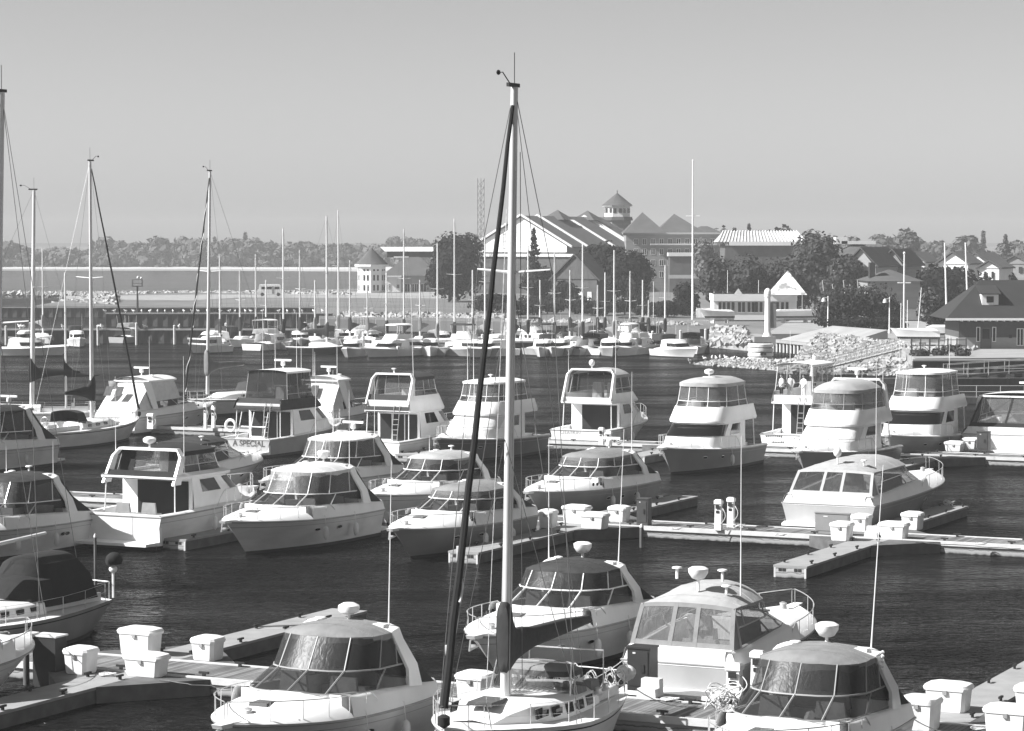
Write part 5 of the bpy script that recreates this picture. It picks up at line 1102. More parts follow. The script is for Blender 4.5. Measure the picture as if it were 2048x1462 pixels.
rocks([P(1780, 745, .2), P(1835, 738, 1.2), P(1960, 696, 2.25), P(1800, 692, 2.2)], 900, .55, 'bright boulders before the shingled harbour house', rnd, mat=G('riprap_white'))
# walls and piers
def wall(name, a, b, D, ztop, label, thick=.5, mat=SHEET, cap=True, y2=None, gpx=False):
    A, B_ = PD(a, 500, D), PD(b, 500, y2 or D); t = thing(name, label, 'wall' if 'wall' in name else 'pier', (A.x, A.y, 0), math.atan2(B_.y - A.y, B_.x - A.x)); Lw = (Vector((B_.x, B_.y)) - Vector((A.x, A.y))).length
    m = MB(); n_ = int(Lw / .8); poly = []
    for i in range(n_ + 1): poly.append((Lw * i / n_, .18 if i % 2 else 0.0))
    m.prism(poly + [(Lw, thick), (0, thick)], -1, ztop - .12); m.build('sheet_piles', mat, t, 20)
    MB().box(-.05, Lw + .05, -.12, thick + .1, ztop - .12, ztop + .05).build('cap', CONC, t); return t, Lw
wall('harbour_wall', -40, 1010, 471, 1.75, 'long dark harbour wall with pale cap below the lawn')
wall('harbour_wall', 211, 664, 420, 2.1, 'shorter dark wall lined with gulls, standing nearer than the long one', 1.2)
t, Lw = wall('timber_pier', -40, 768, 351, 1.85, 'dark timber-faced pier with pale posts behind the left far boats', 1.6, WOODD)
for i, x in enumerate((12, 60, 196, 273, 349, 452, 520, 610, 700)): pile(x, 689 + rnd.uniform(-1, 2), 2.4 + .4 * (i % 2), .16, 'pale mooring post along the timber pier at far left', EDGE, group='pale mooring posts far off')
m_ = PD(760, 500, 322); t, Lw = wall('timber_pier', 764, 1420, 322, 1.35, 'low timber pier behind the centre row of small boats', 1.8, WOODD)
for i, x in enumerate((716, 727, 819, 911, 965, 1067, 1121, 1168, 1254, 1305, 1361, 1411)): pile(x, (712, 713, 712, 711, 710, 704, 708, 704, 708, 702, 700, 697)[i], 2.35, .17, 'pale mooring post among the small boats in the centre distance', EDGE if i != 2 else RUB, group='pale mooring posts far off')
wall('sea_wall', 1828, 2200, 256.5, 2.1, 'dark sea wall with pale cap below the harbour house', .6)
# piled quay under the white pillar
A = P(1418, 690, 0); B_ = P(1665, 716, 0); an = math.atan2(B_.y - A.y, B_.x - A.x); t = thing('piled_wharf', 'low wharf on many short piles below the white pillar', 'wharf', A, an); Lw = (B_ - A).length
MB().box(0, Lw, 0, 6, 1.15, 1.45).build('deck', CONC, t); m = MB()
MB().box(.3, Lw, 3.5, 6, -.5, 1.1).build('back_wall', SHEET, t)
for i in range(int(Lw / 1.1)): MB().tube([(.4 + i * 1.1, .3, -1), (.4 + i * 1.1, .3, 1.15)], .17, 8).build('pile', EDGE, t)
MB().hexa([Vector((x, y, 1.46)) for x, y in ((Lw * .55, 1), (Lw, 1), (Lw, 7), (Lw * .55, 7))] + [Vector((x, y, z)) for x, y, z in ((Lw * .55, 1.2, 1.6), (Lw, 1.2, 1.6), (Lw, 7, 3.2), (Lw * .6, 7, 3.2))]).build('ramp_slab', CONC, t)
# white pillar light
c = P(1535, 690, 1.45); t = thing('pillar_light', 'stout white pillar with domed lamp standing on a concrete block', 'light pillar', c, 0)
MB().box(-1.6, .9, -.6, 1.2, 0, 1.0).build('plinth', CONC, t)
MB().lathe([(.62, 1.0), (.42, 1.4), (.36, 1.6), (.33, 5.6), (.42, 5.65), (.42, 5.8)], n=16).build('column', GEL, t); MB().lathe([(.32, 5.8), (.42, 5.9), (.42, 6.2), (.3, 6.5), (.05, 6.65)], n=14).build('lamp_dome', GEL, t)
MB().box(.32, 1.0, -.2, .2, 2.0, 5.0).build('dark_panel', CANM, t)
# timber crib
c = P(1521, 722, 0); t = thing('timber_crib', 'round banded white and grey crib standing in the water beside the stone spit', 'crib', c, 0)
for i in range(4): MB().lathe([(1.32, i * .52), (1.45, i * .52 + .08), (1.45, i * .52 + .38), (1.32, i * .52 + .46)], n=20).build('band', GEL2 if i % 2 == 0 else GEL, t)
MB().lathe([(1.25, -.5), (1.25, 2.1)], n=16).build('core', SHEET, t); m = MB(); m.box(-.15, .12, -1.5, -1.40, .7, 1.15); m.build('mark', RUB, t)
m = MB(); m.box(.22, .5, -1.5, -1.38, .7, 1.0); m.build('mark', RUB, t)
# gangway
A = P(1630, 742, .5); B_ = P(1796, 700, 2.4); d = B_ - A; Lg = math.hypot(d.x, d.y); t = thing('gangway', 'pale lattice gangway sloping up from the floating docks to the quay', 'gangway', A, math.atan2(d.y, d.x))
dz = d.z; m = MB(); m.hexa([(0, -.6, 0), (Lg, -.6, dz), (Lg, .6, dz), (0, .6, 0), (0, -.6, .12), (Lg, -.6, dz + .12), (Lg, .6, dz + .12), (0, .6, .12)]); m.build('walkway', CONC, t)
for y in (-.62, .62):
    m = MB()
    for h in (.15, .5, .85, 1.15): m.tube([(0, y, h), (Lg, y, dz + h)], .03, 4)
    for i in range(17):
        x = Lg * i / 16; z = dz * i / 16; m.tube([(x, y, z + .1), (x, y, z + 1.15)], .03, 4)
        if i < 16: m.tube([(x, y, z + .1), (x + Lg / 16, y, z + dz / 16 + 1.15)], .022, 4)
    m.build('truss', ALU, t)
m = MB(); m.tube([(-.3, 0, -.9), (.1, 0, 1.5)], .35, 8); m.build('roller_cover', GEL, t)
t = D4 = thing('floating_dock', 'floating dock with pale rails below the sea wall at right', 'dock', P(1640, 768, 0), 0)
MB().box(0, 28, 0, 2, -.3, .5).build('deck', WOODD, t); m = MB()
for h in (1.0, 1.5): m.tube([(0, 0, h), (28, 0, h)], .03, 4)
for i in range(15): m.tube([(i * 2, 0, .5), (i * 2, 0, 1.5)], .035, 4)
m.build('railing', EDGE, t)
A = P(1895, 757, .6); t = thing('gangway', 'long sloping ramp with pale handrails at the right edge', 'gangway', A, .12)
MB().hexa([(0, 0, 0), (14, 0, .9), (14, 1.4, .9), (0, 1.4, 0), (0, 0, .2), (14, 0, 1.1), (14, 1.4, 1.1), (0, 1.4, .2)]).build('walkway', WOODD, t)
m = MB()
for y in (0, 1.4):
    for h in (.7, 1.3): m.tube([(0, y, h), (14, y, .9 + h)], .035, 4)
    for i in range(8): m.tube([(2 * i, y, .13 * i), (2 * i, y, .13 * i + 1.35)], .035, 4)
m.build('handrails', EDGE, t)
A = P(1905, 795, .5); t = thing('floating_dock', 'dark floating walkway with pale rail posts behind the white yachts at right', 'dock', A, -.02)
MB().box(0, 12, 0, 1.8, -.9, 0).build('deck', WOODD, t); m = MB()
for h in (.5, 1.0): m.tube([(0, 0, h), (12, 0, h)], .03, 4)
for i in range(7): m.tube([(i * 2, 0, 0), (i * 2, 0, 1.0)], .035, 4)
m.build('railing', EDGE, t)
# gulls
gm = MB(); gm.ell((0, 0, .26), .20, .10, .11, 8, 6); gm.ell((.19, 0, .40), .065, .055, .06, 7, 5); gm.tube([(.15, 0, .32), (.19, 0, .40)], .05, 6); gm.add([(-.18, .05, .28), (-.42, .02, .24), (-.42, -.02, .24), (-.18, -.05, .28)], [(0, 1, 2, 3)]); gm.tube([(.02, .04, 0), (.0, .04, .2)], .012, 4); gm.tube([(.02, -.04, 0), (.0, -.04, .2)], .012, 4); gm.lathe([(.02, 0), (.001, .1)], (.24, 0, .39), 5)
g0 = gm.build('seagull', G('gull_white', .8, .7, .05)); first = True
def gull(loc, label, s=1.0):
    global first
    o = g0 if first else g0.copy()
    if not first: COL.objects.link(o)
    first = False; o.location = loc; o.scale = (s, s, s); o.rotation_euler = (0, 0, random.uniform(0, 6.28)); tag(o, label, 'seagull', 'seagulls perched about the harbour')
for i in range(26): gull(PD(214 + i * 17.0 + random.uniform(-6, 6), 500, 420.6) * Vector((1, 1, 0)) + Vector((0, 0, 2.15)) if False else (lambda q: Vector((q.x, q.y, 2.15)))(PD(214 + i * 17.0 + random.uniform(-6, 6), 500, 420.6)), 'white gull perched on the shorter dark harbour wall', 1.3)
for x, y in ((1380, 727), (1410, 722), (1424, 720), (1432, 721), (1440, 719), (1452, 720), (1465, 722), (1478, 723), (1495, 724), (1555, 728), (1568, 728), (1590, 730)): gull(P(x, y, .55), 'white gull standing on the low stone spit', 1.2)
for x in (38, 45, 124, 196, 203, 288, 357): gull((lambda q: Vector((q.x, q.y, 1.9)))(PD(x, 500, 351.6)), 'white gull perched on the timber pier at far left', 1.5)
# beacon post at left, van, lattice tower, flagpole
def post(name, px, ptop, D, label, r, mat=EDGE, zb=Z1, cat='post', lean=0.0, extra=None, group=None):
    k = D / FPX; X = (px - 1024) * k; h = CAMH + (HOR - ptop) * k - zb; t = thing(name, label, cat, (X, D, zb), 0, group)
    MB().tube([(0, 0, -.3), (lean * .5, 0, h * .5), (lean, 0, h)], r, 8, r * .6).build('pole', mat, t)
    if extra: extra(t, h)
    return t
def beacon(t, h):
    m = MB(); m.box(-.85, .85, -.5, .5, h, h + .12)
    for x in (-.8, .8):
        for y in (-.45, .45): m.tube([(x, y, h), (x, y, h + 1.1)], .05, 4)
    for z in (.5, 1.1): m.box(-.85, .85, -.5, -.44, h + z, h + z + .07); m.box(-.85, .85, .44, .5, h + z, h + z + .07)
    m.build('cage', SHEET, t); m = MB(); m.ell((.1, 0, h + 1.5), .2, .2, .25); m.ell((.65, 0, h + 1.4), .18, .18, .2); m.build('lamp', GEL, t)
post('beacon_post', 275, 573, 440, 'dark post with caged platform rising above the gull wall', .22, SHEET, 0, 'beacon', extra=beacon)
def flag(t, h):
    MB().tube([(-1.05, 0, h * .655), (1.05, 0, h * .655)], .05, 5).build('yardarm', GEL, t); MB().ell((0, 0, h + .1), .14, .14, .14).build('ball', GEL, t)
post('flagpole', 1385, 323, 400, 'very tall white flagpole with short yardarm, alone right of the resort', .17, GEL, Z1, 'flagpole', extra=flag)
k = 600 / FPX; t = thing('lattice_tower', 'thin steel lattice tower beside the round tree, left of the white gable', 'lattice tower', ((962 - 1024) * k, 600, Z1), 0); h = CAMH + (HOR - 357) * k - Z1; m = MB()
for x, y in ((-.75, -.6), (.75, -.6), (0, .7)): m.tube([(x, y, 0), (x, y, h)], .07, 4)
for i in range(int(h / 1.6)):
    z = i * 1.6; m.tube([(-.75, -.6, z), (.75, -.6, z + 1.6)], .045, 4); m.tube([(-.75, -.6, z), (.75, -.6, z)], .045, 4); m.tube([(0, .7, z), (.75, -.6, z + 1.6)], .04, 4); m.tube([(0, .7, z), (-.75, -.6, z + 1.6)], .04, 4)
m.build('lattice', G('galvanised_steel', .12, .5, .2, 1), t)
c = P(541, 592, Z1 + .06); t = thing('parked_van', 'white camper van parked on the point beyond the harbour walls', 'van', c, .05)
m = MB(); m.prism([(-2.6, 0), (2.5, 0), (2.6, .0), (2.6, 1.9), (-2.6, 1.9)], .35, 1.5) if False else m.box(-2.7, 2.7, -1, 1, .4, 1.4); m.box(-2.5, 2.3, -.95, .95, 1.4, 2.35, .15, .08); m.build('body', GEL2, t)
for x0, x1 in ((-1.9, -.9), (-.7, .3), (.9, 1.9)): MB().box(x0, x1, -.98, -.90, 1.45, 2.0).build('window', WIN, t)
MB().box(.35, .8, -1.03, -1.0, .5, 2.1).build('door', CANM, t)
for x in (-1.7, 1.7):
    for y in (-.9, .9): MB().rbox((x, y, 0), .01, .01, .01); w_ = MB(); w_.tube([(x, y - .12, .38), (x, y + .12, .38)], .38, 14); w_.build('wheel', RUB, t)
MB().box(-2.3, 2.0, -.8, .8, 2.36, 2.5).build('roof_rack', GEL, t)
# ---------------------------------------------------------------- buildings
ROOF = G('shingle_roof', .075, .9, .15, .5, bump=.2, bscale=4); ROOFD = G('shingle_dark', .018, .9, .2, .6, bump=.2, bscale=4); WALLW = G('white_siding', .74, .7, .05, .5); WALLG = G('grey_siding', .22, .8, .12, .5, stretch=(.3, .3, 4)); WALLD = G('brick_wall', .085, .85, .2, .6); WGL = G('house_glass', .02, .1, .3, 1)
class Bld:
    def __init__(s, name, label, px, py, D, ang=0.0, zb=None, cat='building'):
        k = D / FPX; s.k = k; s.D = D; s.zb = Z1 if zb is None else zb; s.px = px
        s.t = thing(name, label, cat, ((px - 1024) * k, D, s.zb), ang)
    def z(s, py): return CAMH + (HOR - py) * s.k - s.zb
    def x(s, px): return (px - s.px) * s.k
    def box(s, name, mat, p0, p1, y0, y1, pt, pb, tx=0, ty=0): return MB().box(s.x(p0), s.x(p1), y0, y1, s.z(pb), s.z(pt), tx, ty).build(name, mat, s.t)
    def win(s, p0, p1, pt, pb, yf=-.0, mat=None, mull=1, sill=True):
        m = MB(); x0, x1, z0, z1 = s.x(p0), s.x(p1), s.z(pb), s.z(pt); m.box(x0, x1, yf - .03, yf + .05, z0, z1); w = m.build('window', mat or WGL, s.t)
        f = MB(); q = .08; f.box(x0 - q, x1 + q, yf - .07, yf - .031, z1, z1 + q); f.box(x0 - q, x1 + q, yf - .07, yf - .031, z0 - q, z0); f.box(x0 - q, x0, yf - .07, yf - .031, z0, z1); f.box(x1, x1 + q, yf - .07, yf - .031, z0, z1)
        for i in range(mull): xm = x0 + (x1 - x0) * (i + 1) / (mull + 1); f.box(xm - .04, xm + .04, yf - .06, yf - .032, z0, z1)
        f.build('frame', WALLW, w); return w
    def pyramid(s, name, mat, p0, p1, y0, y1, ptop, pbase, pxtop=None, over=0.0):
        x0, x1 = s.x(p0), s.x(p1); zt, zb = s.z(ptop), s.z(pbase); xm = s.x(pxtop) if pxtop else (x0 + x1) / 2; ym = (y0 + y1) / 2
        m = MB(); m.add([(x0, y0, zb), (x1, y0, zb), (x1, y1, zb), (x0, y1, zb), (xm, ym, zt)], [(0, 1, 4), (1, 2, 4), (2, 3, 4), (3, 0, 4), (3, 2, 1, 0)]); return m.build(name, mat, s.t)
    def hip(s, name, mat, p0, p1, y0, y1, ptop, pbase, inset=None):
        x0, x1 = s.x(p0), s.x(p1); zt, zb = s.z(ptop), s.z(pbase); ym = (y0 + y1) / 2; i = inset if inset is not None else (y1 - y0) / 2
        m = MB(); m.add([(x0, y0, zb), (x1, y0, zb), (x1, y1, zb), (x0, y1, zb), (x0 + i, ym, zt), (x1 - i, ym, zt)], [(0, 1, 5, 4), (1, 2, 5), (2, 3, 4, 5), (3, 0, 4), (3, 2, 1, 0)]); return m.build(name, mat, s.t)
# resort: main hall, axis away along the piers
D = 600; k = D / FPX; gx = (1044 - 1024) * k
t = thing('resort_hall', 'large resort hall with white gable end and long dark stepped roof', 'building', (gx, D, Z1), DROT)
def zz(py, D=600): return CAMH + (HOR - py) * D / FPX - Z1
hw, ze, zr_, Lh = 11.2, zz(490), zz(434), 44
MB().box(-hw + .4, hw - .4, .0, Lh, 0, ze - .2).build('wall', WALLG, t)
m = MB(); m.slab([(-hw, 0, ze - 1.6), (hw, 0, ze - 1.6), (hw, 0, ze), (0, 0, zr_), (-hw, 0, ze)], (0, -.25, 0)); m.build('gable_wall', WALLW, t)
MB().box(-hw - 2, hw + 3.5, -3.2, .0 - .26, ze - 2.6, ze - 2.0).build('porch_fascia', WALLW, t); MB().box(-hw - 2, hw + 3, -2.8, -.3, 0, ze - 2.6).build('porch_wall', WALLD, t)
for sd in (-1, 1):
    sl = (zr_ - ze) / hw; m = MB(); m.hexa([(0, -.6, zr_), (sd * (hw + 1.2), -.6, ze - 1.2 * sl), (sd * (hw + 1.2), Lh, ze - 1.2 * sl), (0, Lh, zr_), (0, -.6, zr_ + .3), (sd * (hw + 1.2), -.6, ze - 1.2 * sl + .3), (sd * (hw + 1.2), Lh, ze - 1.2 * sl + .3), (0, Lh, zr_ + .3)]); m.build('roof_slope', ROOF, t)
    for y in (-.9, 8, 23, 34, 35.6):
        m = MB(); m.hexa([(0, y, zr_ + .3), (sd * (hw + 1.5), y, ze - 1.5 * sl + .3), (sd * (hw + 1.5), y + .5, ze - 1.5 * sl + .3), (0, y + .5, zr_ + .3), (0, y, zr_ + .75), (sd * (hw + 1.5), y, ze - 1.5 * sl + .75), (sd * (hw + 1.5), y + .5, ze - 1.5 * sl + .75), (0, y + .5, zr_ + .75)]); m.build('parapet', WALLW, t)
for y in (19, 36): m = MB(); m.add([(-3, y - 3, zr_ - .5), (3, y - 3, zr_ - .5), (3, y + 3, zr_ - .5), (-3, y + 3, zr_ - .5), (0, y, zr_ + 1.8)], [(0, 1, 4), (1, 2, 4), (2, 3, 4), (3, 0, 4)]); m.build('roof_peak', ROOF, t)
for i in range(10):
    y = 3 + i * 4; MB().box(hw - .38, hw - .30, y, y + 1.6, ze - 3.4, ze - 1.8).build('window', WGL, t)
    MB().box(hw - .38, hw - .30, y, y + 1.6, ze - 6.8, ze - 5.2).build('window', WGL, t)
# resort tower
b = Bld('resort_tower', 'octagonal tower with white lantern storey and pointed dark roof, highest of the resort', 1234, 500, 650, R(22.5))
def octp(w, n=8): return [(w * math.cos(2 * math.pi * j / n), w * math.sin(2 * math.pi * j / n)) for j in range(n)]
w = b.x(1264); MB().prism(octp(w * .98), 0, b.z(440)).build('shaft', WALLG, b.t); MB().prism(octp(w * 1.12), b.z(441), b.z(434), .94).build('skirt_roof', ROOF, b.t)
MB().prism(octp(w * .90), b.z(434), b.z(413)).build('lantern', WALLW, b.t); MB().prism(octp(w * 1.05), b.z(413), b.z(411)).build('cornice', WALLW, b.t); MB().prism(octp(w * 1.10), b.z(411), b.z(386), .02).build('roof', ROOF, b.t)
MB().tube([(0, 0, b.z(387)), (0, 0, b.z(381))], .12, 6).build('finial', ROOF, b.t)
for j in range(8):
    a0 = 2 * math.pi * (j + .5) / 8; r_ = w * .90 * math.cos(math.pi / 8)
    for o in (-.7, .7):
        cx, cy = r_ * math.cos(a0) - o * math.sin(a0), r_ * math.sin(a0) + o * math.cos(a0); m = MB(); m.rbox((cx, cy, b.z(426)), .12, .8, 1.1, a0); m.build('window', WGL, b.t)
# resort wing
b = Bld('resort_wing', 'long resort wing of four storeys with three pyramid roofs and rows of windows', 1340, 500, 615)
b.box('wall', WALLG, 1252, 1440, 0, 16, 468, 620); b.box('fascia', G('fascia_grey', .42, .7, .05), 1250, 1442, -.5, 16, 465, 468.5)
b.pyramid('roof', ROOF, 1246, 1332, -1, 13, 424, 466, 1287); b.pyramid('roof', ROOF, 1312, 1412, 1.2, 15, 427, 465.6, 1352); b.hip('roof', ROOF, 1380, 1446, 2, 15, 452, 465.3, 3)
for px in range(1268, 1430, 17):
    for py in (478, 498, 520, 543):
        if (px * 7 + py) % 5 == 0 and py > 500: continue
        b.win(px, px + 7.5, py, py + 11, 0)
b.box('balcony', G('fascia_grey', .42), 1300, 1432, -1.6, -.1, 487, 490)
b.box('canopy', WALLW, 1333, 1424, -6, -1.7, 505, 512); b.box('lower_block', WALLD, 1336, 1424, -5.6, -1.7, 512.2, 620); b.box('railing', G('fascia_grey', .42), 1333, 1422, -6.8, -6.6, 549, 556)
# glass-roofed building
b = Bld('glasshouse_hall', 'wide hall with ribbed pale glass roof behind the trees', 1517, 500, 560)
b.box('wall', WALLD, 1450, 1604, 0, 14, 491, 600); b.box('fascia', WALLW, 1458, 1603, -.6, 0, 483, 491)
m = MB(); x0, x1 = b.x(1436), b.x(1612); z0, z1 = b.z(484), b.z(462); m.add([(x0, -.3, z0), (x1, -.3, z0), (x1, 14, z0), (x0, 14, z0), (x0 + 1.5, 6, z1), (x1 - 1.5, 6, z1)], [(0, 1, 5, 4), (1, 2, 5), (2, 3, 4, 5), (3, 0, 4)]); m.build('glass_roof', G('glass_roof', .42, .4, .15, .5), b.t)
for i in range(27):
    u = i / 26; MB().tube([(x0 + (x1 - x0) * u, -.35, z0 + .08), (x0 + 1.5 + (x1 - x0 - 3) * u, 5.95, z1 + .08)], .12, 4).build('rib', G('rib_white', .7, .6, .05), b.t)
# pavilion on the point
b = Bld('pavilion', 'white two-storey octagonal pavilion with pointed roof on the point at left centre', 742, 585, 600)
w = b.x(770); MB().prism([(x, y + 3) for x, y in octp(w)], 0, b.z(533)).build('wall', WALLW, b.t); MB().prism([(x, y + 3) for x, y in octp(w * 1.22)], b.z(533), b.z(529)).build('cornice', WALLW, b.t); MB().prism([(x, y + 3) for x, y in octp(w * 1.2)], b.z(529), b.z(496), .03).build('roof', ROOF, b.t)
for j in range(8):
    a0 = 2 * math.pi * (j + .5) / 8; r_ = w * math.cos(math.pi / 8)
    for o in (-.45, .45):
        for py, hh in ((581, 1.25), (561, 1.25), (542, .4)):
            cx, cy = r_ * math.cos(a0) - o * math.sin(a0), 3 + r_ * math.sin(a0) + o * math.cos(a0); m = MB(); m.rbox((cx, cy, b.z(py)), .12, .42, hh, a0); m.build('window', WGL, b.t)
b = Bld('pavilion_hall', 'low hall with hipped dark roof and pale skylight strip joined to the octagonal pavilion', 820, 585, 612)
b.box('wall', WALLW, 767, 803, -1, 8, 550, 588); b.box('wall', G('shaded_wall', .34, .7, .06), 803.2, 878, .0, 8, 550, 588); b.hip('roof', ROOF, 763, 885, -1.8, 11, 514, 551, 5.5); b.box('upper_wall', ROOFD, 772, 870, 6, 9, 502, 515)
b.box('gutter', WALLW, 766, 804, -1.9, -1.1, 551, 553.5); b.box('cornice', WALLW, 786, 816, 4.4, 4.8, 513, 515.5)
m = MB(); m.hexa([(b.x(768), 5.5, b.z(503)), (b.x(866), 5.5, b.z(503)), (b.x(866), 9, b.z(503)), (b.x(768), 9, b.z(503)), (b.x(757), 7, b.z(494)), (b.x(864), 7, b.z(494)), (b.x(864), 9, b.z(494)), (b.x(757), 9, b.z(494))]); m.build('skylight', G('skylight_pale', .6, .5, .06), b.t)
for x in (769, 778): b.win(x, x + 3.6, 568, 580, -1)
b.win(794, 799, 569, 576, -1)
for x0, x1 in ((810, 819), (823, 828), (830, 837), (841, 853)): b.win(x0, x1, 568, 583, 0, mull=1)
# distant small houses right
def gabled(px, wpx, D, ptop, peave, pbase, label, wallm=WALLW, roofm=ROOF, dep=9, ang=DROT):
    b = Bld('gabled_house', label, px, pbase, D, ang); hw = wpx / 2 * b.k; zt, ze = b.z(ptop), b.z(peave)
    MB().box(-hw, hw, 0, dep, 0, ze).build('wall', wallm, b.t); MB().slab([(-hw, 0, ze - .3), (hw, 0, ze - .3), (0, 0, zt - .15)], (0, -.15, 0)).build('gable', wallm, b.t)
    for sd in (-1, 1): MB().hexa([(0, -.6, zt), (sd * (hw + .6), -.6, ze - .4), (sd * (hw + .6), dep, ze - .4), (0, dep, zt), (0, -.6, zt + .25), (sd * (hw + .6), -.6, ze - .15), (sd * (hw + .6), dep, ze - .15), (0, dep, zt + .25)]).build('roof_slope', roofm, b.t)
    for x in (-.5, .25): MB().box(hw * x, hw * (x + .25), -.2, -.16, ze - 2.2, ze - .9).build('window', WGL, b.t)
    return b
gabled(1826, 46, 520, 506, 522, 560, 'small white gabled house, leftmost of the row behind the dark cedar'); gabled(1905, 62, 500, 505, 525, 560, 'largest white gabled house between the two leaning poles'); gabled(1950, 44, 530, 507, 522, 560, 'white gabled house right of the second leaning pole', dep=14)
gabled(1978, 40, 480, 522, 533, 570, 'pale house with bay window at the far right'); gabled(2030, 60, 560, 512, 525, 570, 'grey low house at the right edge beyond the harbour house', WALLG)
gabled(1722, 60, 430, 497, 530, 590, 'dark-roofed house left of a square chimney behind the bushes', G('shaded_wall', .34), ROOF, 14); gabled(1785, 46, 440, 500, 528, 590, 'dark pyramid-roofed house behind the tall mast with crossbar', WALLG, ROOF, 10)
b = Bld('flat_roofed_house', 'long dark-roofed building with white rooftop balustrade behind the right-hand trees', 1720, 520, 470); b.box('wall', WALLG, 1678, 1765, 0, 10, 510, 620); b.hip('roof', ROOF, 1668, 1776, -1, 12, 488, 512, 4); b.box('balustrade', WALLW, 1688, 1757, 4, 6, 482, 488.5); b.box('lookout', WALLW, 1676, 1700, 4, 7, 474, 488)
b = Bld('chimney_house', 'low building with dark square chimney behind the right hedge', 1758, 560, 380); b.box('wall', WALLG, 1735, 1840, 0, 10, 560, 640); b.hip('roof', ROOF, 1730, 1846, -1, 11, 540, 562, 4); b.box('chimney', ROOFD, 1742, 1753, 1.5, 3, 525, 556)
# kiosk
D = 392; b = Bld('harbour_kiosk', 'low white glazed kiosk with tall patched pyramid tent roof at its right end', 1513, 640, D)
b.box('wall', WALLW, 1428, 1592, 0, 7, 588, 640, 0, 0); b.box('fascia', WALLW, 1426, 1594, -.5, 7.2, 588, 602)
for x in (1437, 1445, 1454, 1463, 1476, 1484, 1495, 1503, 1510, 1519, 1531, 1544, 1552, 1562, 1571): b.win(x, x + 6, 604, 624, -.02, mull=0)
patch = bpy.data.materials.new('patched_roof'); patch.use_nodes = True; n = patch.node_tree.nodes; l = patch.node_tree.links; no = n.new('ShaderNodeTexNoise'); no.inputs['Scale'].default_value = .9; tc = n.new('ShaderNodeTexCoord'); l.new(tc.outputs['Object'], no.inputs['Vector']); cr = n.new('ShaderNodeValToRGB'); cr.color_ramp.elements[0].position = .38; cr.color_ramp.elements[0].color = (.3, .3, .3, 1); cr.color_ramp.elements[1].position = .47; cr.color_ramp.elements[1].color = (.72, .72, .72, 1); l.new(no.outputs['Fac'], cr.inputs[0]); l.new(cr.outputs[0], n['Principled BSDF'].inputs['Base Color'])
b.pyramid('pyramid_roof', patch, 1540, 1612, -1.5, 4, 541, 589, 1577); m = MB(); m.add([(b.x(1472), 1, b.z(588)), (b.x(1486), 1, b.z(588)), (b.x(1486), 3, b.z(588)), (b.x(1472), 3, b.z(588)), (b.x(1479), 2, b.z(577))], [(0, 1, 4), (1, 2, 4), (2, 3, 4), (3, 0, 4)]); m.build('roof_lantern', GELG, b.t)
for x in (1590, 1602): b.box('porch_post', WALLW, x, x + 2, -1, -.8, 589, 640)
b = Bld('garden_fence', 'short pale picket fence left of the kiosk', 1408, 636, 398, cat='fence')
for i in range(12): b.box('picket', WALLW, 1393 + i * 2.7, 1395 + i * 2.7, 0, .1, 616, 635)
b.box('rail', WALLW, 1392, 1425, .11, .2, 618, 621)
# harbour house at right
D = 283; b = Bld('harbour_house', 'shingled harbour house with dark hipped roof and dormer at the right edge', 1990, 697, D, 0, 2.1)
x0, x1 = b.x(1918), b.x(2150); MB().box(x0, x1, 0, 9, 1.05, b.z(628)).build('wall', G('shingle_wall', .07, .85, .12, 3), b.t); MB().box(x0 - .05, x1, -.06, 9, .35, 1.2).build('wainscot', G('pale_board', .28, .8, .06), b.t); MB().box(x0 - .1, x1, -.1, 9, 0, .36).build('footing', CONC, b.t)
m = MB(); e0, e1, zt, ze = b.x(1888), b.x(2180), b.z(561), b.z(637); m.add([(e0, -1.4, ze), (e1, -1.4, ze), (e1, 10, ze), (e0, 10, ze), (e0 + 4.6, 4.2, zt), (e1 - 4, 4.2, zt)], [(0, 1, 5, 4), (1, 2, 5), (2, 3, 4, 5), (3, 0, 4), (3, 2, 1, 0)]); m.build('roof', ROOFD, b.t); MB().box(e0 - .03, e1, -1.46, -1.38, ze - .16, ze + .08).build('gutter', WALLW, b.t)
dm = MB().box(b.x(1966), b.x(1999), .6, 4, b.z(611), b.z(589)).build('dormer', WALLW, b.t); MB().box(b.x(1975), b.x(1989), .52, .59, b.z(605), b.z(593)).build('window', WGL, b.t)
MB().hexa([(b.x(1962), .2, b.z(589)), (b.x(2003), .2, b.z(589)), (b.x(2003), 5, b.z(566)), (b.x(1962), 5, b.z(566)), (b.x(1962), .2, b.z(587)), (b.x(2003), .2, b.z(587)), (b.x(2003), 5, b.z(564)), (b.x(1962), 5, b.z(564))]).build('dormer_roof', ROOFD, b.t)
m = MB().box(b.x(1961), b.x(1983), -.12, -.07, 0, b.z(655)).build('door', G('door_grey', .09, .6, .1), b.t); MB().box(b.x(1965), b.x(1979), -.16, -.125, b.z(677), b.z(658)).build('pane', WGL, m)
for p0, p1 in ((1954, 1959), (1986, 1991)): b.win(p0, p1, 655, 682, -.08, mull=0)
b.win(2035, 2046, 658, 690, -.08); MB().box(b.x(2018), b.x(2024), -.14, -.07, b.z(676), b.z(670)).build('meter_box', RUB, b.t)
for x in range(1920, 2150, 14): MB().box(b.x(x), b.x(x) + .12, -1.3, -.0, ze - .28, ze - .16).build('rafter_tail', WALLW, b.t)
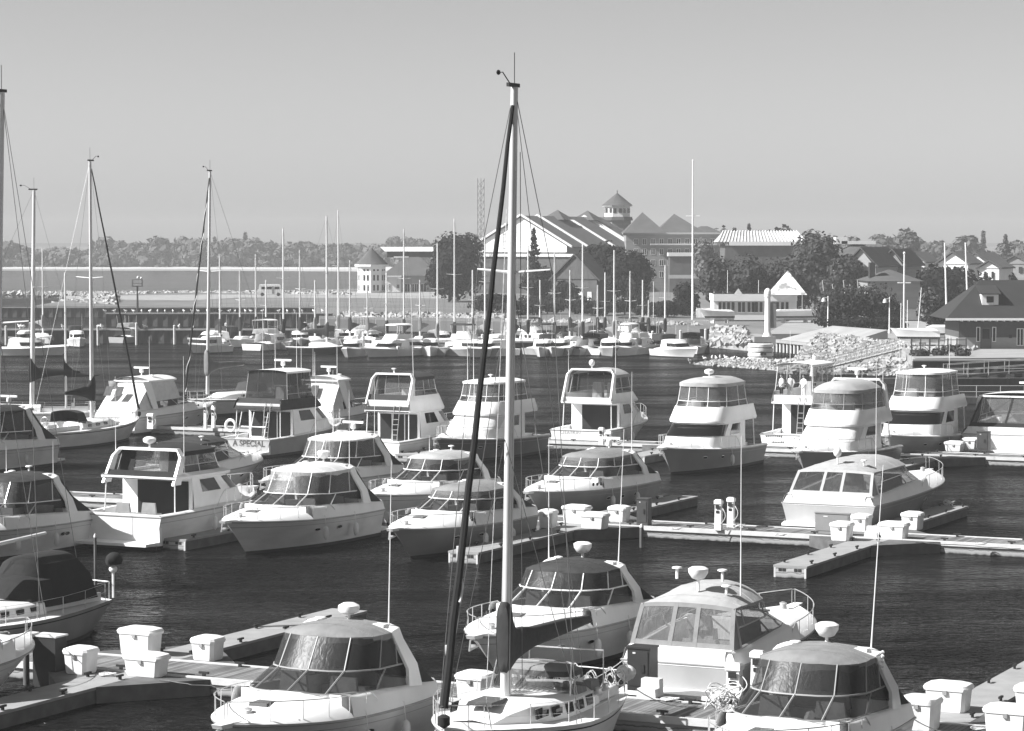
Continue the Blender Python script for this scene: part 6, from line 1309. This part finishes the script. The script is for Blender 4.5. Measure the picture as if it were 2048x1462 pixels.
# ---------------------------------------------------------------- nearer trees
tree(915, 456, 625, 100, 520, 'broad dark tree standing alone left of the lattice tower', LDK, 5200, .42, lobes=16)
tree(898, 500, 625, 80, 512, 'lower dark tree overlapping the broad one on its left', LDK, 2600, .42, lobes=10)
tree(1068, 459, 640, 72, 480, 'spiky spruce rising before the white gable', LDK, 2200, .30, 'cone'); tree(1080, 530, 640, 62, 470, 'ragged dark tree at the foot of the spruce', LDK, 2000, .38)
tree(1205, 472, 640, 92, 470, 'tall dark tree before the resort hall, left of a pair', LDK, 4200, .42, lobes=14); tree(1262, 500, 640, 82, 460, 'rounded dark tree, right of the pair before the resort', LDK, 3600, .40, lobes=12); tree(1170, 530, 640, 60, 474, 'smaller dark tree left of the pair before the resort', LDK, 1800, .4)
for i, (x, tp, w_, D_) in enumerate(((985, 585, 70, 440), (1040, 600, 70, 425), (1095, 590, 60, 430), (1150, 585, 70, 430), (1200, 600, 70, 420), (1250, 590, 70, 425), (1300, 606, 60, 415), (1335, 600, 50, 410))):
    tree(x, tp, 645, w_ * 1.2, D_, 'dark shrub number %s from the big mast along the foot of the resort trees' % ('one', 'two', 'three', 'four', 'five', 'six', 'seven', 'eight')[i], LDK, 1300, .3, name='bush', group='shrubs at the foot of the resort')
b = Bld('brick_cottage', 'small dark gabled cottage between the spruce and the pair of trees', 1150, 640, 462, DROT); hw = 4.2; MB().box(-hw, hw, 0, 8, 0, 5.2).build('wall', WALLD, b.t); MB().slab([(-hw, 0, 5.2), (hw, 0, 5.2), (0, 0, 9.3)], (0, -.15, 0)).build('gable', WALLD, b.t)
for sd in (-1, 1): MB().hexa([(0, -.5, 9.4), (sd * 4.9, -.5, 4.8), (sd * 4.9, 8, 4.8), (0, 8, 9.4), (0, -.5, 9.65), (sd * 4.9, -.5, 5.05), (sd * 4.9, 8, 5.05), (0, 8, 9.65)]).build('roof_slope', ROOF, b.t)
for x in (-2.4, .6, 2.4): MB().box(x, x + .8, -.08, -.01, 1.4, 3).build('window', WALLW, b.t)
tree(1128, 560, 642, 60, 455, 'low dark tree between the spruce and the pair', LDK, 1500, .35)
tree(1370, 560, 640, 62, 420, 'dark bush at the foot of the flagpole', LDK, 1500, .28, name='bush'); tree(1440, 515, 645, 70, 425, 'loose mid-grey tree right of the flagpole', LM, 1800, .33); tree(1420, 470, 640, 64, 560, 'thin light tree at the end of the resort wing', LGT, 1500, .4)
tree(1500, 505, 642, 90, 425, 'wide mid-grey tree behind the glazed kiosk', LM, 2600, .34, lobes=12); tree(1555, 500, 642, 80, 430, 'mid-grey tree behind the pyramid tent roof', LM, 2200, .34); tree(1630, 462, 655, 110, 440, 'largest light-grey tree right of the glass roof', LM, 4200, .36, lobes=16); tree(1680, 500, 655, 80, 430, 'tree right of the largest light-grey one', LM, 2400, .34); tree(1590, 520, 655, 70, 415, 'slender tree immediately right of the tent roof', LM, 1800, .3)
for i, (x, tp, w_, lab) in enumerate(((1660, 578, 72, 'leftmost'), (1700, 566, 84, 'second'), (1745, 562, 84, 'third'), (1780, 592, 56, 'rightmost'))):
    tree(x, tp, 662, w_, 345, lab + ' bush of the hedge above the bright boulder slope', LM, 2200, .20, name='bush', zb=2.1, lobes=12, group='hedge bushes'); tree(x + 6, 632, 662, w_ * 1.1, 340, lab + ' low dark shrub at the foot of the hedge', LDK, 1300, .18, name='bush', zb=2.1, group='hedge shrubs')
tree(1895, 522, 640, 130, 400, 'large dark cedar behind the two leaning poles', LDK, 5200, .36, lobes=18); tree(1860, 575, 655, 50, 330, 'grey leafy bush left of the harbour house', LGT, 1500, .22, name='bush', zb=2.1); tree(1878, 590, 665, 44, 325, 'dark leafy bush touching the harbour house roof', LDK, 1500, .22, name='bush', zb=2.1); tree(1940, 560, 640, 70, 380, 'dark tree behind the dormer roof', LDK, 1600, .3); tree(2027, 542, 600, 26, 420, 'small dark round bush at the right edge above the roof', LDK, 700, .3, name='bush')
tree(2010, 470, 560, 60, 700, 'pointed spruce on the skyline at the right', LF, 1500, .5, 'cone'); tree(1812, 452, 560, 46, 720, 'tall round skyline tree above the small gabled houses', LF, 1600, .6)
# poles at right
def lamp(t, h): MB().box(-.6, 0, -.05, .05, h - .25, h - .17).build('arm', EDGE, t); MB().lathe([(.30, -.5), (.22, -.15), (.08, 0)], (-.55, 0, h - .2), 10).build('lamp_shade', EDGE, t); MB().lathe([(.3, 0), (.22, .3), (.1, .5)], n=10).build('base', EDGE, t)
post('street_lamp', 1656, 592, 338, 'pale lamp post with hanging shade on the right quay', .10, GEL, 2.1, 'lamp post', extra=lamp); post('street_lamp', 1779, 594, 330, 'pale lamp post at the end of the hedge', .09, GEL, 2.1, 'lamp post', extra=lamp)
def cross(t, h): MB().box(-.75, .75, -.06, .06, h * .69, h * .69 + .14).build('crossbar', GEL, t); MB().ell((0, 0, h), .15, .15, .15).build('ball', GEL, t)
post('signal_mast', 1808, 506, 300, 'tall white mast with short crossbar left of the harbour house', .12, GEL, 1.2, 'mast', extra=cross)
post('leaning_pole', 1895, 485, 320, 'left of two tall white leaning poles behind the harbour house', .13, GEL, 2.1, 'pole', -.4, group='leaning poles'); post('leaning_pole', 1938, 485, 322, 'right of two tall white leaning poles behind the harbour house', .13, GEL, 2.1, 'pole', -.5, group='leaning poles')
for i, x in enumerate((1655, 1675, 1697, 1710, 1725)): post('stored_mast', x, 560 + (i % 2) * 8, 350, 'thin pale stored mast leaning among the bushes', .06, ALU, 2.1, 'mast', -.7, group='thin masts among the bushes')
for i, (x, y) in enumerate(((1815, 600), (1802, 606), (1834, 575), (1307, 563), (1428, 583), (1455, 540), (1517, 560))): post('thin_pole', x, y, 310 if x > 1600 else 410, ('thin pale pole beside the signal mast', 'thinnest pale pole left of the signal mast', 'leaning pale pole right of the signal mast', 'short pale lamp pole below the resort wing', 'pale pole beside the picket fence', 'slim pole above the kiosk left end', 'slim pole above the kiosk middle')[i], .06, GEL, 1.7, 'pole', .5 if x == 1834 else 0)
# boat on the hard by the kiosk

ashore_list = ((1545, 634, 10, 8, 'white boat hull on stands before the kiosk pyramid roof', GEL), (1467, 634, 190, 5, 'round white covered boat ashore left of the pillar', GEL), (1850, 668, -10, 6.5, 'white boat ashore left of the harbour house', GEL), (1880, 676, 170, 5.5, 'second smaller white boat ashore touching the harbour house', GEL))
for a_ in ashore_list:
    p = P(a_[0], a_[1], 2.9); L = a_[3]; t = thing('stored_boat', a_[4], 'boat', p, R(a_[2])); H = Hull(L, L * .33, 1.1, .8, rake=.9); H.build(t, a_[5]); MB().prism([(0.1, -1), (L * .85, -.3), (L * .93, 0), (L * .85, .3), (0.1, 1)], .8, 1.05, .8).build('cover', CANW, t)
    for x in (.2, .6): MB().box(x * L - .08, x * L + .08, -.9, .9, -.85, -.35).build('cradle', EDGE, t)

t = thing('quay_railing', 'dark post railing along the quay left of the harbour house', 'railing', P(1822, 706, 2.1), .08)
for i in range(7): MB().box(i * .95, i * .95 + .12, 0, .12, 0, 1.5).build('rail_post', WOODD, t)
for h in (.7, 1.3): MB().box(0, 5.8, .125, .17, h, h + .07).build('rail', WOODD, t)
for i, (x, y, l) in enumerate(((1845, 690, 'pale drum beside the quay railing'), (1905, 694, 'tall grey drum touching the corner of the harbour house'))):
    tt = thing('storage_drum', l, 'drum', P(x, y, 2.1), 0); MB().lathe([(.36, 0), (.38, .1), (.36, .5), (.38, .9), (.34, 1.0)], n=16).build('drum_body', (GEL2, CANM)[i], tt)
for i, (x, y, w) in enumerate(((1840, 712, 1.2), (1880, 711, 1.0), (1925, 712, .9), (1905, 704, 1.1))):
    rr = random.Random(i); m = MB(); leaves(m, (0, 0, .3), w, w * .7, .5, 260, .16, rr, .2); o = m.build('low_shrub', LM); o.location = P(x, y, 2.1); tag(o, ('leftmost', 'second', 'fourth', 'third')[i] + ' low shrub among the boulders before the harbour house', 'shrub', 'low shrubs before the harbour house')

# ---------------------------------------------------------------- haze
hz = bpy.data.materials.new('haze'); hz.use_nodes = True; n = hz.node_tree.nodes; n.remove(n['Principled BSDF'])
pv = n.new('ShaderNodeVolumePrincipled'); pv.inputs['Color'].default_value = (.72, .72, .72, 1); pv.inputs['Density'].default_value = .00033; pv.inputs['Anisotropy'].default_value = 0.0
hz.node_tree.links.new(pv.outputs[0], n['Material Output'].inputs['Volume'])
ho = MB().box(-1200, 1200, -40, 2600, -1, 34).build('haze', hz, kind='stuff'); ho['label'] = 'pale summer haze lying over the harbour and the far shore'; ho['category'] = 'haze'
